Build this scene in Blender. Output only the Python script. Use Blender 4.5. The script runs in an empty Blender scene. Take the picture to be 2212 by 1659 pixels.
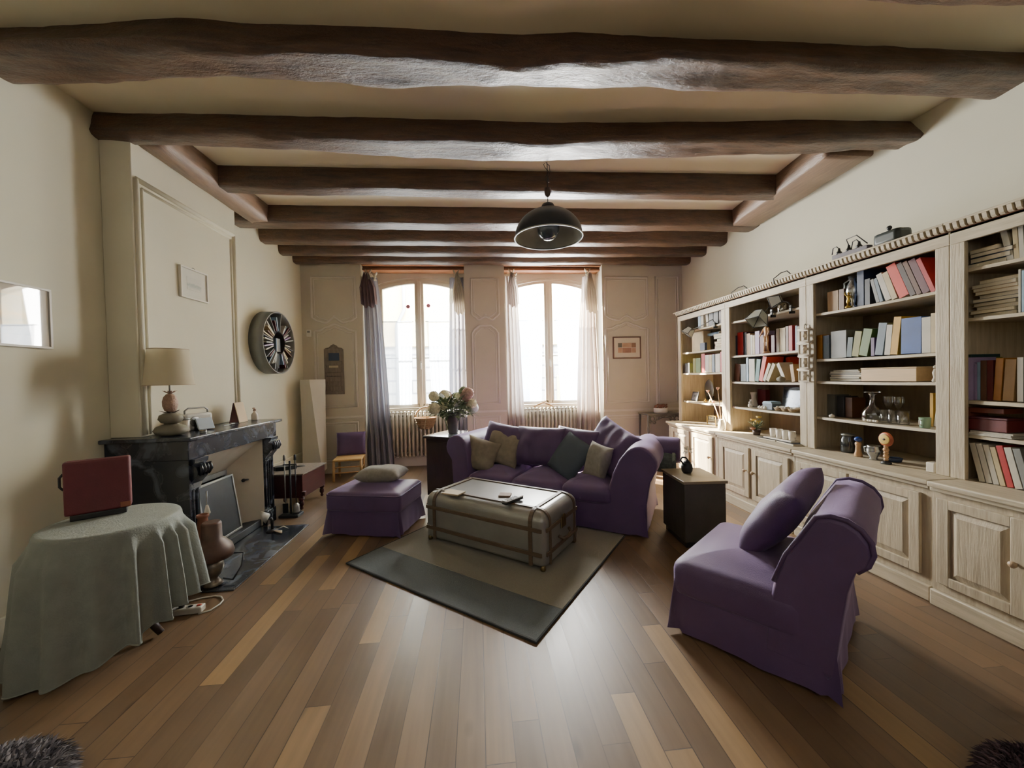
import bpy, bmesh, math, random
from mathutils import Vector, Matrix, noise
random.seed(11)
SC = bpy.context.scene
COL = SC.collection
PI = math.pi
R = math.radians

# ------------------------------------------------------------------ camera model (room: Y runs to the windows, Z up)
CAM_H, FPX = 1.45, 820.0
YAW, PITCH, ROLL = R(5.15), R(.97), R(1.26)
_f = Vector((math.sin(YAW) * math.cos(PITCH), math.cos(YAW) * math.cos(PITCH), -math.sin(PITCH)))
_r0 = Vector((math.cos(YAW), -math.sin(YAW), 0))
_d0 = _f.cross(_r0)
_r = _r0 * math.cos(ROLL) + _d0 * math.sin(ROLL)
_d = _f.cross(_r)
CPOS = Vector((0, 0, CAM_H))


def ray(x, y):
    return _f * FPX + _r * (x - 1106) + _d * (y - 829.5)


def at_x(px, py, X):
    v = ray(px, py)
    return CPOS + v * (X / v.x)


def at_y(px, py, Y):
    v = ray(px, py)
    return CPOS + v * (Y / v.y)


def at_z(px, py, Z=0.0):
    v = ray(px, py)
    return CPOS + v * ((Z - CAM_H) / v.z)


def at_plane(px, py, n, d):
    v = ray(px, py)
    return CPOS + v * ((d - n.dot(CPOS)) / n.dot(v))


cam = bpy.data.cameras.new('camera')
camo = bpy.data.objects.new('camera', cam)
COL.objects.link(camo)
M = Matrix((( _r.x, -_d.x, -_f.x), (_r.y, -_d.y, -_f.y), (_r.z, -_d.z, -_f.z)))
camo.matrix_world = Matrix.Translation(CPOS) @ M.to_4x4()
cam.sensor_fit = 'HORIZONTAL'
cam.sensor_width = 36
cam.lens = 36 * FPX / 2212
cam.clip_start = .02
cam.clip_end = 200
SC.camera = camo


# ------------------------------------------------------------------ materials
def rgb(h, k=1.0):
    """sRGB hex -> linear"""
    h = h.lstrip('#')
    o = []
    for i in (0, 2, 4):
        c = int(h[i:i + 2], 16) / 255
        c = c / 12.92 if c <= .04045 else ((c + .055) / 1.055) ** 2.4
        o.append(min(1, c * k))
    return (*o, 1)


MATS = {}


def newmat(name):
    m = bpy.data.materials.new(name)
    m.use_nodes = True
    nt = m.node_tree
    nt.nodes.clear()
    out = nt.nodes.new('ShaderNodeOutputMaterial')
    return m, nt, out


def N(nt, t, **kw):
    n = nt.nodes.new(t)
    for k, v in kw.items():
        if k in n.inputs.keys():
            n.inputs[k].default_value = v
        else:
            setattr(n, k, v)
    return n


def mat(name, col, rough=.6, metal=0, var=.12, scale=8, bump=0, bscale=60, col2=None, stretch=(1, 1, 1), sheen=0,
        spec=.5, trans=0, coat=0, detail=4, coords='Object', seed=0.0):
    if name in MATS:
        return MATS[name]
    m, nt, out = newmat(name)
    L = nt.links.new
    p = N(nt, 'ShaderNodeBsdfPrincipled')
    p.inputs['Roughness'].default_value = rough
    p.inputs['Metallic'].default_value = metal
    p.inputs['Specular IOR Level'].default_value = spec
    p.inputs['Sheen Weight'].default_value = sheen
    p.inputs['Sheen Roughness'].default_value = .45
    p.inputs['Transmission Weight'].default_value = trans
    p.inputs['Coat Weight'].default_value = coat
    c = rgb(col) if isinstance(col, str) else (*col[:3], 1)
    if sheen:
        p.inputs['Sheen Tint'].default_value = (min(1, c[0] * 2 + .2), min(1, c[1] * 2 + .2), min(1, c[2] * 2 + .2), 1)
    tc = N(nt, 'ShaderNodeTexCoord')
    mp = N(nt, 'ShaderNodeMapping')
    mp.inputs['Scale'].default_value = stretch
    mp.inputs['Location'].default_value = (seed, seed * 1.7, seed * .3)
    L(tc.outputs[coords], mp.inputs['Vector'])
    nz = N(nt, 'ShaderNodeTexNoise')
    nz.inputs['Scale'].default_value = scale
    nz.inputs['Detail'].default_value = detail
    L(mp.outputs[0], nz.inputs['Vector'])
    cr = N(nt, 'ShaderNodeValToRGB')
    if col2 is None:
        a = tuple(x * (1 - var) for x in c[:3]) + (1,)
        b = tuple(min(1, x * (1 + var)) for x in c[:3]) + (1,)
    else:
        a, b = c, (rgb(col2) if isinstance(col2, str) else (*col2[:3], 1))
    cr.color_ramp.elements[0].position = .3
    cr.color_ramp.elements[1].position = .7
    cr.color_ramp.elements[0].color = a
    cr.color_ramp.elements[1].color = b
    L(nz.outputs['Fac'], cr.inputs['Fac'])
    L(cr.outputs[0], p.inputs['Base Color'])
    if bump:
        n2 = N(nt, 'ShaderNodeTexNoise')
        n2.inputs['Scale'].default_value = bscale
        n2.inputs['Detail'].default_value = 5
        L(mp.outputs[0], n2.inputs['Vector'])
        bp = N(nt, 'ShaderNodeBump')
        bp.inputs['Strength'].default_value = bump
        bp.inputs['Distance'].default_value = .02
        L(n2.outputs['Fac'], bp.inputs['Height'])
        L(bp.outputs[0], p.inputs['Normal'])
    L(p.outputs[0], out.inputs['Surface'])
    MATS[name] = m
    return m


def glass(name, col=(1, 1, 1), gloss=.08, rough=.02):
    if name in MATS:
        return MATS[name]
    m, nt, out = newmat(name)
    t = N(nt, 'ShaderNodeBsdfTransparent')
    t.inputs['Color'].default_value = (*col, 1)
    g = N(nt, 'ShaderNodeBsdfGlossy')
    g.inputs['Roughness'].default_value = rough
    fr = N(nt, 'ShaderNodeLayerWeight')
    fr.inputs['Blend'].default_value = .25
    ml = N(nt, 'ShaderNodeMath', operation='MULTIPLY_ADD')
    nt.links.new(fr.outputs['Fresnel'], ml.inputs[0])
    ml.inputs[1].default_value = .6
    ml.inputs[2].default_value = gloss * .5
    mx = N(nt, 'ShaderNodeMixShader')
    nt.links.new(ml.outputs[0], mx.inputs[0])
    nt.links.new(t.outputs[0], mx.inputs[1])
    nt.links.new(g.outputs[0], mx.inputs[2])
    nt.links.new(mx.outputs[0], out.inputs['Surface'])
    MATS[name] = m
    return m


def sheer(name, col, clear=.35, trans=.6, scale=700, var=.1):
    """thin cloth: some light straight through, the rest diffused to both sides"""
    if name in MATS:
        return MATS[name]
    m, nt, out = newmat(name)
    L = nt.links.new
    c = rgb(col)
    tc = N(nt, 'ShaderNodeTexCoord')
    nz = N(nt, 'ShaderNodeTexNoise')
    nz.inputs['Scale'].default_value = 6
    L(tc.outputs['Object'], nz.inputs['Vector'])
    cr = N(nt, 'ShaderNodeValToRGB')
    cr.color_ramp.elements[0].color = tuple(x * (1 - var) for x in c[:3]) + (1,)
    cr.color_ramp.elements[1].color = tuple(min(1, x * (1 + var)) for x in c[:3]) + (1,)
    L(nz.outputs['Fac'], cr.inputs['Fac'])
    d = N(nt, 'ShaderNodeBsdfDiffuse')
    t = N(nt, 'ShaderNodeBsdfTranslucent')
    x = N(nt, 'ShaderNodeBsdfTransparent')
    L(cr.outputs[0], d.inputs[0])
    L(cr.outputs[0], t.inputs[0])
    m1 = N(nt, 'ShaderNodeMixShader')
    m1.inputs[0].default_value = trans
    L(d.outputs[0], m1.inputs[1])
    L(t.outputs[0], m1.inputs[2])
    m2 = N(nt, 'ShaderNodeMixShader')
    m2.inputs[0].default_value = clear
    L(m1.outputs[0], m2.inputs[1])
    L(x.outputs[0], m2.inputs[2])
    L(m2.outputs[0], out.inputs['Surface'])
    MATS[name] = m
    return m


# ------------------------------------------------------------------ mesh builder
class MB:
    def __init__(self):
        self.bm = bmesh.new()
        self.X = Matrix.Identity(4)

    def _v(self, co):
        return self.bm.verts.new(self.X @ Vector(co))

    def face(self, vs, mi=0, smooth=False):
        try:
            f = self.bm.faces.new(vs)
            f.material_index = mi
            f.smooth = smooth
            return f
        except ValueError:
            return None

    def box(self, x0, x1, y0, y1, z0, z1, bev=0, mi=0, seg=2, M=None):
        v = [self._v((M @ Vector(c)) if M else c) for c in ((x0, y0, z0), (x1, y0, z0), (x1, y1, z0), (x0, y1, z0),
                                                      (x0, y0, z1), (x1, y0, z1), (x1, y1, z1), (x0, y1, z1))]
        fs = [self.face([v[i] for i in q], mi) for q in ((3, 2, 1, 0), (4, 5, 6, 7), (0, 1, 5, 4), (1, 2, 6, 5), (2, 3, 7, 6), (3, 0, 4, 7))]
        if bev:
            es = list({e for f in fs for e in f.edges})
            r = bmesh.ops.bevel(self.bm, geom=es, offset=bev, segments=seg, affect='EDGES', profile=.6)
            for f in r['faces']:
                f.material_index = mi
                f.smooth = True
        return self

    def cbox(self, c, s, bev=0, mi=0, rot=None):
        M = Matrix.Translation(c)
        if rot:
            M = M @ rot.to_4x4()
        return self.box(-s[0] / 2, s[0] / 2, -s[1] / 2, s[1] / 2, -s[2] / 2, s[2] / 2, bev, mi, 2, M)

    def rings(self, rs, closed=True, cap0=True, cap1=True, mi=0, smooth=True):
        V = [[self._v(p) for p in r] for r in rs]
        n = len(V[0])
        for a, b in zip(V, V[1:]):
            for i in range(n if closed else n - 1):
                j = (i + 1) % n
                self.face([a[i], a[j], b[j], b[i]], mi, smooth)
        if closed and cap0:
            self.face(list(reversed(V[0])), mi)
        if closed and cap1:
            self.face(V[-1], mi)
        return self

    def lathe(self, prof, c=(0, 0, 0), n=24, mi=0, axis='Z', cap=True, sx=1, sy=1):
        rs = []
        for r, h in prof:
            ring = []
            for i in range(n):
                a = 2 * PI * i / n
                x, y = r * math.cos(a) * sx, r * math.sin(a) * sy
                if axis == 'Z':
                    p = (c[0] + x, c[1] + y, c[2] + h)
                elif axis == 'X':
                    p = (c[0] + h, c[1] + x, c[2] + y)
                else:
                    p = (c[0] + y, c[1] + h, c[2] + x)
                ring.append(p)
            rs.append(ring)
        return self.rings(rs, True, cap and prof[0][0] > 1e-6, cap and prof[-1][0] > 1e-6, mi)

    def tube(self, pts, r=.01, n=8, mi=0, cap=True, closed=False, flat=None):
        pts = [Vector(p) for p in pts]
        m = len(pts)
        rs = []
        up = Vector((0, 0, 1))
        prev = None
        for i, p in enumerate(pts):
            if closed:
                t = (pts[(i + 1) % m] - pts[i - 1])
            else:
                t = (pts[min(i + 1, m - 1)] - pts[max(i - 1, 0)])
            if t.length < 1e-9:
                t = Vector((0, 0, 1))
            t.normalize()
            if prev is None:
                u = t.cross(up)
                if u.length < .05:
                    u = t.cross(Vector((1, 0, 0)))
            else:
                u = prev - t * prev.dot(t)
                if u.length < 1e-6:
                    u = t.cross(up)
            u.normalize()
            prev = u
            w = t.cross(u)
            rr = r[i] if isinstance(r, (list, tuple)) else r
            ring = []
            for k in range(n):
                a = 2 * PI * k / n
                ring.append(p + u * math.cos(a) * rr + w * math.sin(a) * rr * (flat or 1))
            rs.append(ring)
        if closed:
            rs.append(rs[0])
            return self.rings(rs, True, False, False, mi)
        return self.rings(rs, True, cap, cap, mi)

    def prism(self, poly, y0, y1, axis='Y', mi=0, smooth=False):
        """polygon in two axes extruded along the third (poly order: axis X -> (y,z), Y -> (x,z), Z -> (x,y))"""
        def P(p, t):
            return {'X': (t, p[0], p[1]), 'Y': (p[0], t, p[1]), 'Z': (p[0], p[1], t)}[axis]
        a = [self._v(P(p, y0)) for p in poly]
        b = [self._v(P(p, y1)) for p in poly]
        n = len(a)
        for i in range(n):
            j = (i + 1) % n
            self.face([a[i], a[j], b[j], b[i]], mi, smooth)
        self.face(list(reversed(a)), mi)
        self.face(b, mi)
        return self

    def strip(self, A, B, y0, y1, mi=0):
        """closed solid between two open outlines A and B (x,z), from y0 to y1"""
        n = len(A)
        a0 = [self._v((p[0], y0, p[1])) for p in A]
        b0 = [self._v((p[0], y0, p[1])) for p in B]
        a1 = [self._v((p[0], y1, p[1])) for p in A]
        b1 = [self._v((p[0], y1, p[1])) for p in B]
        for i in range(n - 1):
            self.face([a0[i], a0[i + 1], b0[i + 1], b0[i]], mi)
            self.face([a1[i + 1], a1[i], b1[i], b1[i + 1]], mi)
            self.face([a0[i + 1], a0[i], a1[i], a1[i + 1]], mi)
            self.face([b0[i], b0[i + 1], b1[i + 1], b1[i]], mi)
        self.face([a0[0], b0[0], b1[0], a1[0]], mi)
        self.face([b0[-1], a0[-1], a1[-1], b1[-1]], mi)
        return self

    def grid(self, fn, nu, nv, mi=0, smooth=True, wrapu=False):
        V = [[self._v(fn(i / (nu if wrapu else nu - 1), j / (nv - 1))) for i in range(nu)] for j in range(nv)]
        for j in range(nv - 1):
            for i in range(nu if wrapu else nu - 1):
                k = (i + 1) % nu
                self.face([V[j][i], V[j][k], V[j + 1][k], V[j + 1][i]], mi, smooth)
        return self

    def ball(self, c, r, n=12, m=8, mi=0, s=(1, 1, 1)):
        prof = [(max(1e-4, math.sin(PI * i / m)), -math.cos(PI * i / m)) for i in range(m + 1)]
        rs = [[(c[0] + p[0] * r * s[0] * math.cos(2 * PI * k / n), c[1] + p[0] * r * s[1] * math.sin(2 * PI * k / n), c[2] + p[1] * r * s[2]) for k in range(n)] for p in prof]
        return self.rings(rs, True, True, True, mi)

    def pillow(self, w, h, t, n=22, pinch=.07, wr=.012, seed=0, mi=0, M=None, power=.55, sag=0):
        """stuffed cushion in the local XZ plane, thickness along Y, pointed corners and soft wrinkles"""
        off = Vector((seed * 3.1, seed * 1.7, seed))

        def side(sg):
            def fn(u, v):
                a, b = 2 * u - 1, 2 * v - 1
                x = a * w / 2 * (1 - pinch * (1 - b * b) * abs(a))
                z = b * h / 2 * (1 - pinch * (1 - a * a) * abs(b))
                e = max(0, (1 - a ** 4)) ** power * max(0, (1 - b ** 4)) ** power
                y = t / 2 * e
                k = noise.noise(Vector((x * 7, z * 7, sg * 2)) + off) * wr + noise.noise(Vector((x * 16, z * 5, sg)) + off) * wr * .6
                edge = min(1, 6 * (1 - max(abs(a), abs(b))))
                if abs(a) > .75 and abs(b) > .75:
                    k += .4 * wr * math.sin((a * a + b * b) * 18)
                y += k * edge
                z -= sag * (1 - a * a) * max(0, b)
                p = Vector((x, sg * max(y, .002), z))
                return M @ p if M else p
            return fn
        self.grid(side(1), n, n, mi)
        self.grid(side(-1), n, n, mi)
        bmesh.ops.remove_doubles(self.bm, verts=self.bm.verts, dist=.0045)
        return self

    def jitter(self, amp, sc, seed=0):
        for v in self.bm.verts:
            q = v.co * sc + Vector((seed, seed, seed))
            v.co += noise.noise_vector(q) * amp
        return self

    def build(self, name, mats, parent=None, smooth=None, sub=0, loc=None, rotz=0, bevel=0, recalc=True):
        if recalc:
            bmesh.ops.recalc_face_normals(self.bm, faces=self.bm.faces)
        me = bpy.data.meshes.new(name)
        self.bm.to_mesh(me)
        self.bm.free()
        if not isinstance(mats, (list, tuple)):
            mats = [mats]
        for m in mats:
            me.materials.append(m)
        if smooth is not None:
            for p in me.polygons:
                p.use_smooth = smooth
        o = bpy.data.objects.new(name, me)
        COL.objects.link(o)
        if parent is not None:
            o.parent = parent
        if loc is not None:
            o.location = loc
        if rotz:
            o.rotation_euler.z = rotz
        if bevel:
            b = o.modifiers.new('bevel', 'BEVEL')
            b.width = bevel
            b.segments = 2
            b.limit_method = 'ANGLE'
            b.angle_limit = R(40)
        if sub:
            s = o.modifiers.new('sub', 'SUBSURF')
            s.levels = s.render_levels = sub
        return o


def tag(o, label, cat, group=None, kind=None):
    if label:
        o['label'] = label
    if cat:
        o['category'] = cat
    if group:
        o['group'] = group
    if kind:
        o['kind'] = kind
    return o


def thing(name, label, cat, loc=(0, 0, 0), rotz=0, group=None, rot=None):
    o = bpy.data.objects.new(name, None)
    o.empty_display_size = .05
    COL.objects.link(o)
    o.location = loc
    o.rotation_euler = rot if rot else (0, 0, rotz)
    return tag(o, label, cat, group)


def struct(mb, name, mats, **kw):
    o = mb.build(name, mats, **kw)
    o['kind'] = 'structure'
    return o


def lerp(a, b, t):
    return a + (b - a) * t


def interp(pts, x):
    if x <= pts[0][0]:
        return pts[0][1]
    for (x0, y0), (x1, y1) in zip(pts, pts[1:]):
        if x <= x1:
            t = (x - x0) / (x1 - x0)
            t = t * t * (3 - 2 * t)
            return lerp(y0, y1, t)
    return pts[-1][1]


def copy_tree(o, parent=None):
    c = o.copy()
    COL.objects.link(c)
    c.parent = parent
    for ch in list(o.children):
        copy_tree(ch, c)
    return c
VT, LOOK = 'AgX', 'AgX - Medium Low Contrast'
WORLD_K, SUN_E, WIN_E, STREET_E, FILL_E, EXPO = 10.0, 500.0, 650, 17000, 9, 1.35
# ================================================================== the room
XL, XR, YB, YF, ZC = -2.71, 3.50, 6.20, -2.2, 3.43
W_GLASS = 6.52

m_wall = mat('paint_cream', '#dad6bf', rough=.85, var=.03, scale=1.5, bump=.08, bscale=14)
m_ceil = mat('paint_ceiling', '#e8dfc6', rough=.9, var=.04, scale=1.2, bump=.1, bscale=8)
m_panel = mat('paint_taupe', '#c2bba9', rough=.6, var=.04, scale=3, bump=.05, bscale=30)
m_mould = mat('paint_taupe_moulding', '#d0cabe', rough=.5, var=.03, scale=3)
m_breast = mat('paint_chimney', '#d2cdb6', rough=.7, var=.03, scale=2, bump=.05, bscale=20)


def floor_material():
    m, nt, out = newmat('oak_planks')
    L = nt.links.new

    def mth(op, a, b=None, c=None):
        n = N(nt, 'ShaderNodeMath', operation=op)
        for i, v in enumerate((a, b, c)):
            if v is None:
                continue
            if isinstance(v, (int, float)):
                n.inputs[i].default_value = v
            else:
                L(v, n.inputs[i])
        return n.outputs[0]
    tc = N(nt, 'ShaderNodeTexCoord')
    sp = N(nt, 'ShaderNodeSeparateXYZ')
    L(tc.outputs['Object'], sp.inputs[0])
    x = mth('DIVIDE', mth('ADD', sp.outputs['X'], 10.035), .114)
    ix = mth('FLOOR', x)
    fx = mth('FRACT', x)
    wn = N(nt, 'ShaderNodeTexWhiteNoise', noise_dimensions='1D')
    L(ix, wn.inputs['W'])
    y = mth('ADD', mth('DIVIDE', sp.outputs['Y'], 1.35), mth('MULTIPLY', wn.outputs['Value'], 7.3))
    iy = mth('FLOOR', y)
    fy = mth('FRACT', y)
    w2 = N(nt, 'ShaderNodeTexWhiteNoise', noise_dimensions='2D')
    cb = N(nt, 'ShaderNodeCombineXYZ')
    L(ix, cb.inputs[0])
    L(iy, cb.inputs[1])
    L(cb.outputs[0], w2.inputs['Vector'])
    ramp = N(nt, 'ShaderNodeValToRGB')
    e = ramp.color_ramp.elements
    e[0].position, e[0].color = 0, rgb('#5b4835')
    e[1].position, e[1].color = 1, rgb('#92754f')
    for ps, c in ((.3, '#624e3a'), (.65, '#6c563f'), (.88, '#745c43')):
        q = e.new(ps)
        q.color = rgb(c)
    L(w2.outputs['Value'], ramp.inputs['Fac'])
    # grain along the board
    mp = N(nt, 'ShaderNodeMapping')
    mp.inputs['Scale'].default_value = (38, 2.2, 1)
    cb2 = N(nt, 'ShaderNodeCombineXYZ')
    L(sp.outputs['X'], cb2.inputs[0])
    L(mth('ADD', sp.outputs['Y'], mth('MULTIPLY', w2.outputs['Value'], 31)), cb2.inputs[1])
    L(cb2.outputs[0], mp.inputs['Vector'])
    g = N(nt, 'ShaderNodeTexNoise')
    g.inputs['Scale'].default_value = 1
    g.inputs['Detail'].default_value = 6
    L(mp.outputs[0], g.inputs['Vector'])
    big = N(nt, 'ShaderNodeTexNoise')
    big.inputs['Scale'].default_value = 2.3
    L(cb2.outputs[0], big.inputs['Vector'])
    # knots
    kn = N(nt, 'ShaderNodeTexVoronoi')
    kn.inputs['Scale'].default_value = 1.0
    mpk = N(nt, 'ShaderNodeMapping')
    mpk.inputs['Scale'].default_value = (3.2, 1.5, 1)
    L(cb2.outputs[0], mpk.inputs['Vector'])
    L(mpk.outputs[0], kn.inputs['Vector'])
    knot = N(nt, 'ShaderNodeMapRange')
    knot.inputs['From Min'].default_value = .03
    knot.inputs['From Max'].default_value = .1
    knot.inputs['To Min'].default_value = .45
    knot.inputs['To Max'].default_value = 1
    L(kn.outputs['Distance'], knot.inputs['Value'])
    mul = mth('MULTIPLY', mth('ADD', mth('MULTIPLY', g.outputs['Fac'], .55), .72), knot.outputs[0])
    mul = mth('MULTIPLY', mul, mth('ADD', mth('MULTIPLY', big.outputs['Fac'], .5), .75))
    hs = N(nt, 'ShaderNodeMix', data_type='RGBA', blend_type='MULTIPLY')
    hs.inputs['Factor'].default_value = 1
    L(ramp.outputs[0], hs.inputs['A'])
    cc = N(nt, 'ShaderNodeCombineColor')
    for i in range(3):
        L(mul, cc.inputs[i])
    L(cc.outputs[0], hs.inputs['B'])
    # seams
    ex = mth('MINIMUM', fx, mth('SUBTRACT', 1, fx))
    ey = mth('MINIMUM', fy, mth('SUBTRACT', 1, fy))
    sx = mth('LESS_THAN', ex, .018)
    sy = mth('LESS_THAN', ey, .0014)
    seam = mth('MAXIMUM', sx, sy)
    # some joints are tighter than others
    w3 = N(nt, 'ShaderNodeTexWhiteNoise', noise_dimensions='1D')
    L(mth('ADD', mth('FLOOR', mth('ADD', x, .5)), 77), w3.inputs['W'])
    seam = mth('MULTIPLY', seam, mth('ADD', mth('MULTIPLY', w3.outputs['Value'], .5), .45))
    mx = N(nt, 'ShaderNodeMix', data_type='RGBA')
    L(seam, mx.inputs['Factor'])
    L(hs.outputs['Result'], mx.inputs['A'])
    mx.inputs['B'].default_value = (.02, .013, .008, 1)
    p = N(nt, 'ShaderNodeBsdfPrincipled')
    L(mx.outputs['Result'], p.inputs['Base Color'])
    rr = mth('ADD', mth('MULTIPLY', g.outputs['Fac'], .14), mth('MULTIPLY', w2.outputs['Value'], .08))
    L(mth('ADD', rr, .25), p.inputs['Roughness'])
    p.inputs['Specular IOR Level'].default_value = .55
    bp = N(nt, 'ShaderNodeBump')
    bp.inputs['Strength'].default_value = .35
    bp.inputs['Distance'].default_value = .004
    hgt = mth('SUBTRACT', mth('MULTIPLY', g.outputs['Fac'], .35), seam)
    L(mth('ADD', hgt, mth('MULTIPLY', w2.outputs['Value'], .25)), bp.inputs['Height'])
    L(bp.outputs[0], p.inputs['Normal'])
    L(p.outputs[0], out.inputs['Surface'])
    return m


def beam_material():
    m, nt, out = newmat('hewn_beam')
    L = nt.links.new
    tc = N(nt, 'ShaderNodeTexCoord')
    mp = N(nt, 'ShaderNodeMapping')
    mp.inputs['Scale'].default_value = (1.2, 9, 9)
    L(tc.outputs['Object'], mp.inputs['Vector'])
    a = N(nt, 'ShaderNodeTexNoise')
    a.inputs['Scale'].default_value = 3
    a.inputs['Detail'].default_value = 8
    a.inputs['Roughness'].default_value = .65
    L(mp.outputs[0], a.inputs['Vector'])
    ramp = N(nt, 'ShaderNodeValToRGB')
    e = ramp.color_ramp.elements
    e[0].position, e[0].color = .3, rgb('#2b1c15')
    e[1].position, e[1].color = .75, rgb('#65462f')
    L(a.outputs['Fac'], ramp.inputs['Fac'])
    ch = N(nt, 'ShaderNodeTexNoise')
    ch.inputs['Scale'].default_value = 2.2
    ch.inputs['Detail'].default_value = 6
    ch.inputs['Roughness'].default_value = .7
    mp2 = N(nt, 'ShaderNodeMapping')
    mp2.inputs['Scale'].default_value = (6, 16, 16)
    L(tc.outputs['Object'], mp2.inputs['Vector'])
    L(mp2.outputs[0], ch.inputs['Vector'])
    bp = N(nt, 'ShaderNodeBump')
    bp.inputs['Strength'].default_value = .75
    bp.inputs['Distance'].default_value = .025
    L(ch.outputs['Fac'], bp.inputs['Height'])
    p = N(nt, 'ShaderNodeBsdfPrincipled')
    L(ramp.outputs[0], p.inputs['Base Color'])
    p.inputs['Roughness'].default_value = .34
    p.inputs['Specular IOR Level'].default_value = .6
    L(bp.outputs[0], p.inputs['Normal'])
    L(p.outputs[0], out.inputs['Surface'])
    return m


m_floor, m_beam = floor_material(), beam_material()

struct(MB().box(XL - .2, XR + .2, YF - .2, 6.9, -.12, 0), 'floor', m_floor)
struct(MB().box(XL - .2, XR + .2, YF - .2, 6.9, ZC, ZC + .15), 'ceiling', m_ceil)
struct(MB().box(XL - .2, XL, YF - .2, 6.9, 0, ZC), 'wall_left', m_wall)
struct(MB().box(XR, XR + .2, YF - .2, 6.9, 0, ZC), 'wall_right', m_wall)
struct(MB().box(XL, XR, YF - .2, YF, 0, ZC), 'wall_front', mat('front_bounce_cut', '#4c443a', rough=.9, var=.05))  # unseen wall, its colour darkened to cut light bounced into the room

# back wall: panelled piers, aprons under the windows, arched heads
OPEN = [(-1.80, -.18, -.95), (.468, 2.10, 1.245)]       # opening left, right, centre of the window
ARCH_HALF, SPR, PEAK = .685, 3.035, 3.155                # outer frame half width, springing and crown


def arch(cx, half, spr, peak, n=17):
    """segmental arch from left to right"""
    h = peak - spr
    r = (half * half + h * h) / (2 * h)
    a = math.asin(half / r)
    return [(cx + r * math.sin(t), peak - r + r * math.cos(t)) for t in [lerp(-a, a, i / (n - 1)) for i in range(n)]]


b = MB()
for x0, x1 in ((XL, -1.80), (-.18, .468), (2.10, XR)):
    b.box(x0, x1, YB, 6.85, 0, ZC)
for x0, x1, cx in OPEN:
    b.box(x0, x1, 6.50, 6.85, 0, .94)                    # apron behind the radiator
    b.box(x0, x1, YB + .02, 6.85, 3.33, ZC)              # lintel
    A = arch(cx, ARCH_HALF, SPR, PEAK)
    top = [(p[0], 3.33) for p in A]
    b.strip(top, A, 6.5, 6.85)
    b.box(x0, cx - ARCH_HALF, 6.5, 6.85, .94, 3.33)
    b.box(cx + ARCH_HALF, x1, 6.5, 6.85, .94, 3.33)
struct(b, 'wall_back', m_panel)

# brown boards lining the window heads
m_lint = mat('lintel_boards', '#8a5a3c', rough=.45, var=.2, scale=6, stretch=(1, 8, 8), bump=.2, bscale=20)
for k, (x0, x1, cx) in enumerate(OPEN):
    lb = MB()
    for i in range(3):
        y0 = YB + .03 + i * .09
        lb.box(x0, x1, y0, y0 + .086, 3.285 - i * .022, 3.31 - i * .022, bev=.006)
    lb.box(x0, x1, 6.29, 6.5, 3.225, 3.25, bev=.004)
    struct(lb, f'trim_{k + 1}', m_lint)

# plastered chimney breast above the fireplace with its panel moulding
BX, BY0, BY1 = -2.50, 3.05, 4.255
struct(MB().box(XL, BX, BY0, BY1, 1.065, ZC, bev=.008), 'wall_chimney', m_breast)


def frame_rect(mb, pts, r=.012, off=.0):
    mb.tube(pts, r, 6, closed=True)


t = MB()
for d, r in ((0, .02), (.05, .011)):
    y0, y1, z0, z1 = BY0 + .035 + d, BY1 - .035 - d, 1.08, 2.99 - d
    for a, c in (((BX, y0, z0), (BX, y0, z1)), ((BX, y0, z1), (BX, y1, z1)), ((BX, y1, z1), (BX, y1, z0))):
        t.tube([a, c], r, 8)
struct(t, 'trim_3', m_breast)

# boiserie mouldings on the three piers
def panel(mb, x0, x1, z0, z1, top=None, bot=None, y=YB):
    """moulded frame; top / bot give the curved rail as list of (t, dz)"""
    def run(rail, z):
        if not rail:
            return [(x0, y, z), (x1, y, z)]
        return [(lerp(x0, x1, s), y, z + interp(rail, s)) for s in [i / 24 for i in range(25)]]
    lo = run(bot, z0)
    hi = run(top, z1)
    for r, dd in ((.019, 0), (.009, .04)):
        cx, cz = (x0 + x1) / 2, (z0 + z1) / 2
        pts = []
        for p in lo + hi[::-1]:
            sx = -dd if p[0] > cx + .01 else (dd if p[0] < cx - .01 else 0)
            sz = -dd if p[2] > cz else dd
            pts.append((p[0] + sx, p[1], p[2] + sz))
        mb.tube(pts, r, 6, closed=True)


acc_b = [(0, .05), (.12, .0), (.3, -.03), (.5, .05), (.7, -.03), (.88, .0), (1, .05)]
acc_t = [(0, -.06), (.12, -.05), (.3, .0), (.5, .05), (.7, .0), (.88, -.05), (1, -.06)]
sm_b = [(0, .09), (.1, .05), (.25, -.0), (.5, .05), (.75, .0), (.9, .05), (1, .09)]
sm_t = [(0, -.12), (.12, -.05), (.3, .0), (.7, .0), (.88, -.05), (1, -.12)]
pm = MB()
panel(pm, -2.555, -1.885, 2.40, 3.085, bot=acc_b)
panel(pm, -2.52, -1.90, 1.04, 2.30, top=acc_t)
panel(pm, -2.52, -1.90, .20, .80)
pm.box(XL, -1.80, YB - .012, YB, .86, .90, bev=.005)
struct(pm, 'trim_4', m_mould)
pm = MB()
panel(pm, -.075, .37, 2.40, 3.06, bot=sm_b)
panel(pm, -.075, .35, 1.035, 2.30, top=sm_t)
panel(pm, -.075, .35, .18, .83)
pm.box(-.18, .468, YB - .012, YB, .89, .925, bev=.005)
struct(pm, 'trim_5', m_mould)
pm = MB()
panel(pm, 2.15, 2.885, 2.40, 3.085, bot=acc_b)
panel(pm, 2.15, 2.885, .99, 2.29, top=acc_t)
panel(pm, 2.15, 2.885, .18, .77)
panel(pm, 3.03, 3.43, .95, 3.10)
pm.box(2.10, XR, YB - .012, YB, .84, .88, bev=.005)
struct(pm, 'trim_6', m_mould)

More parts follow.
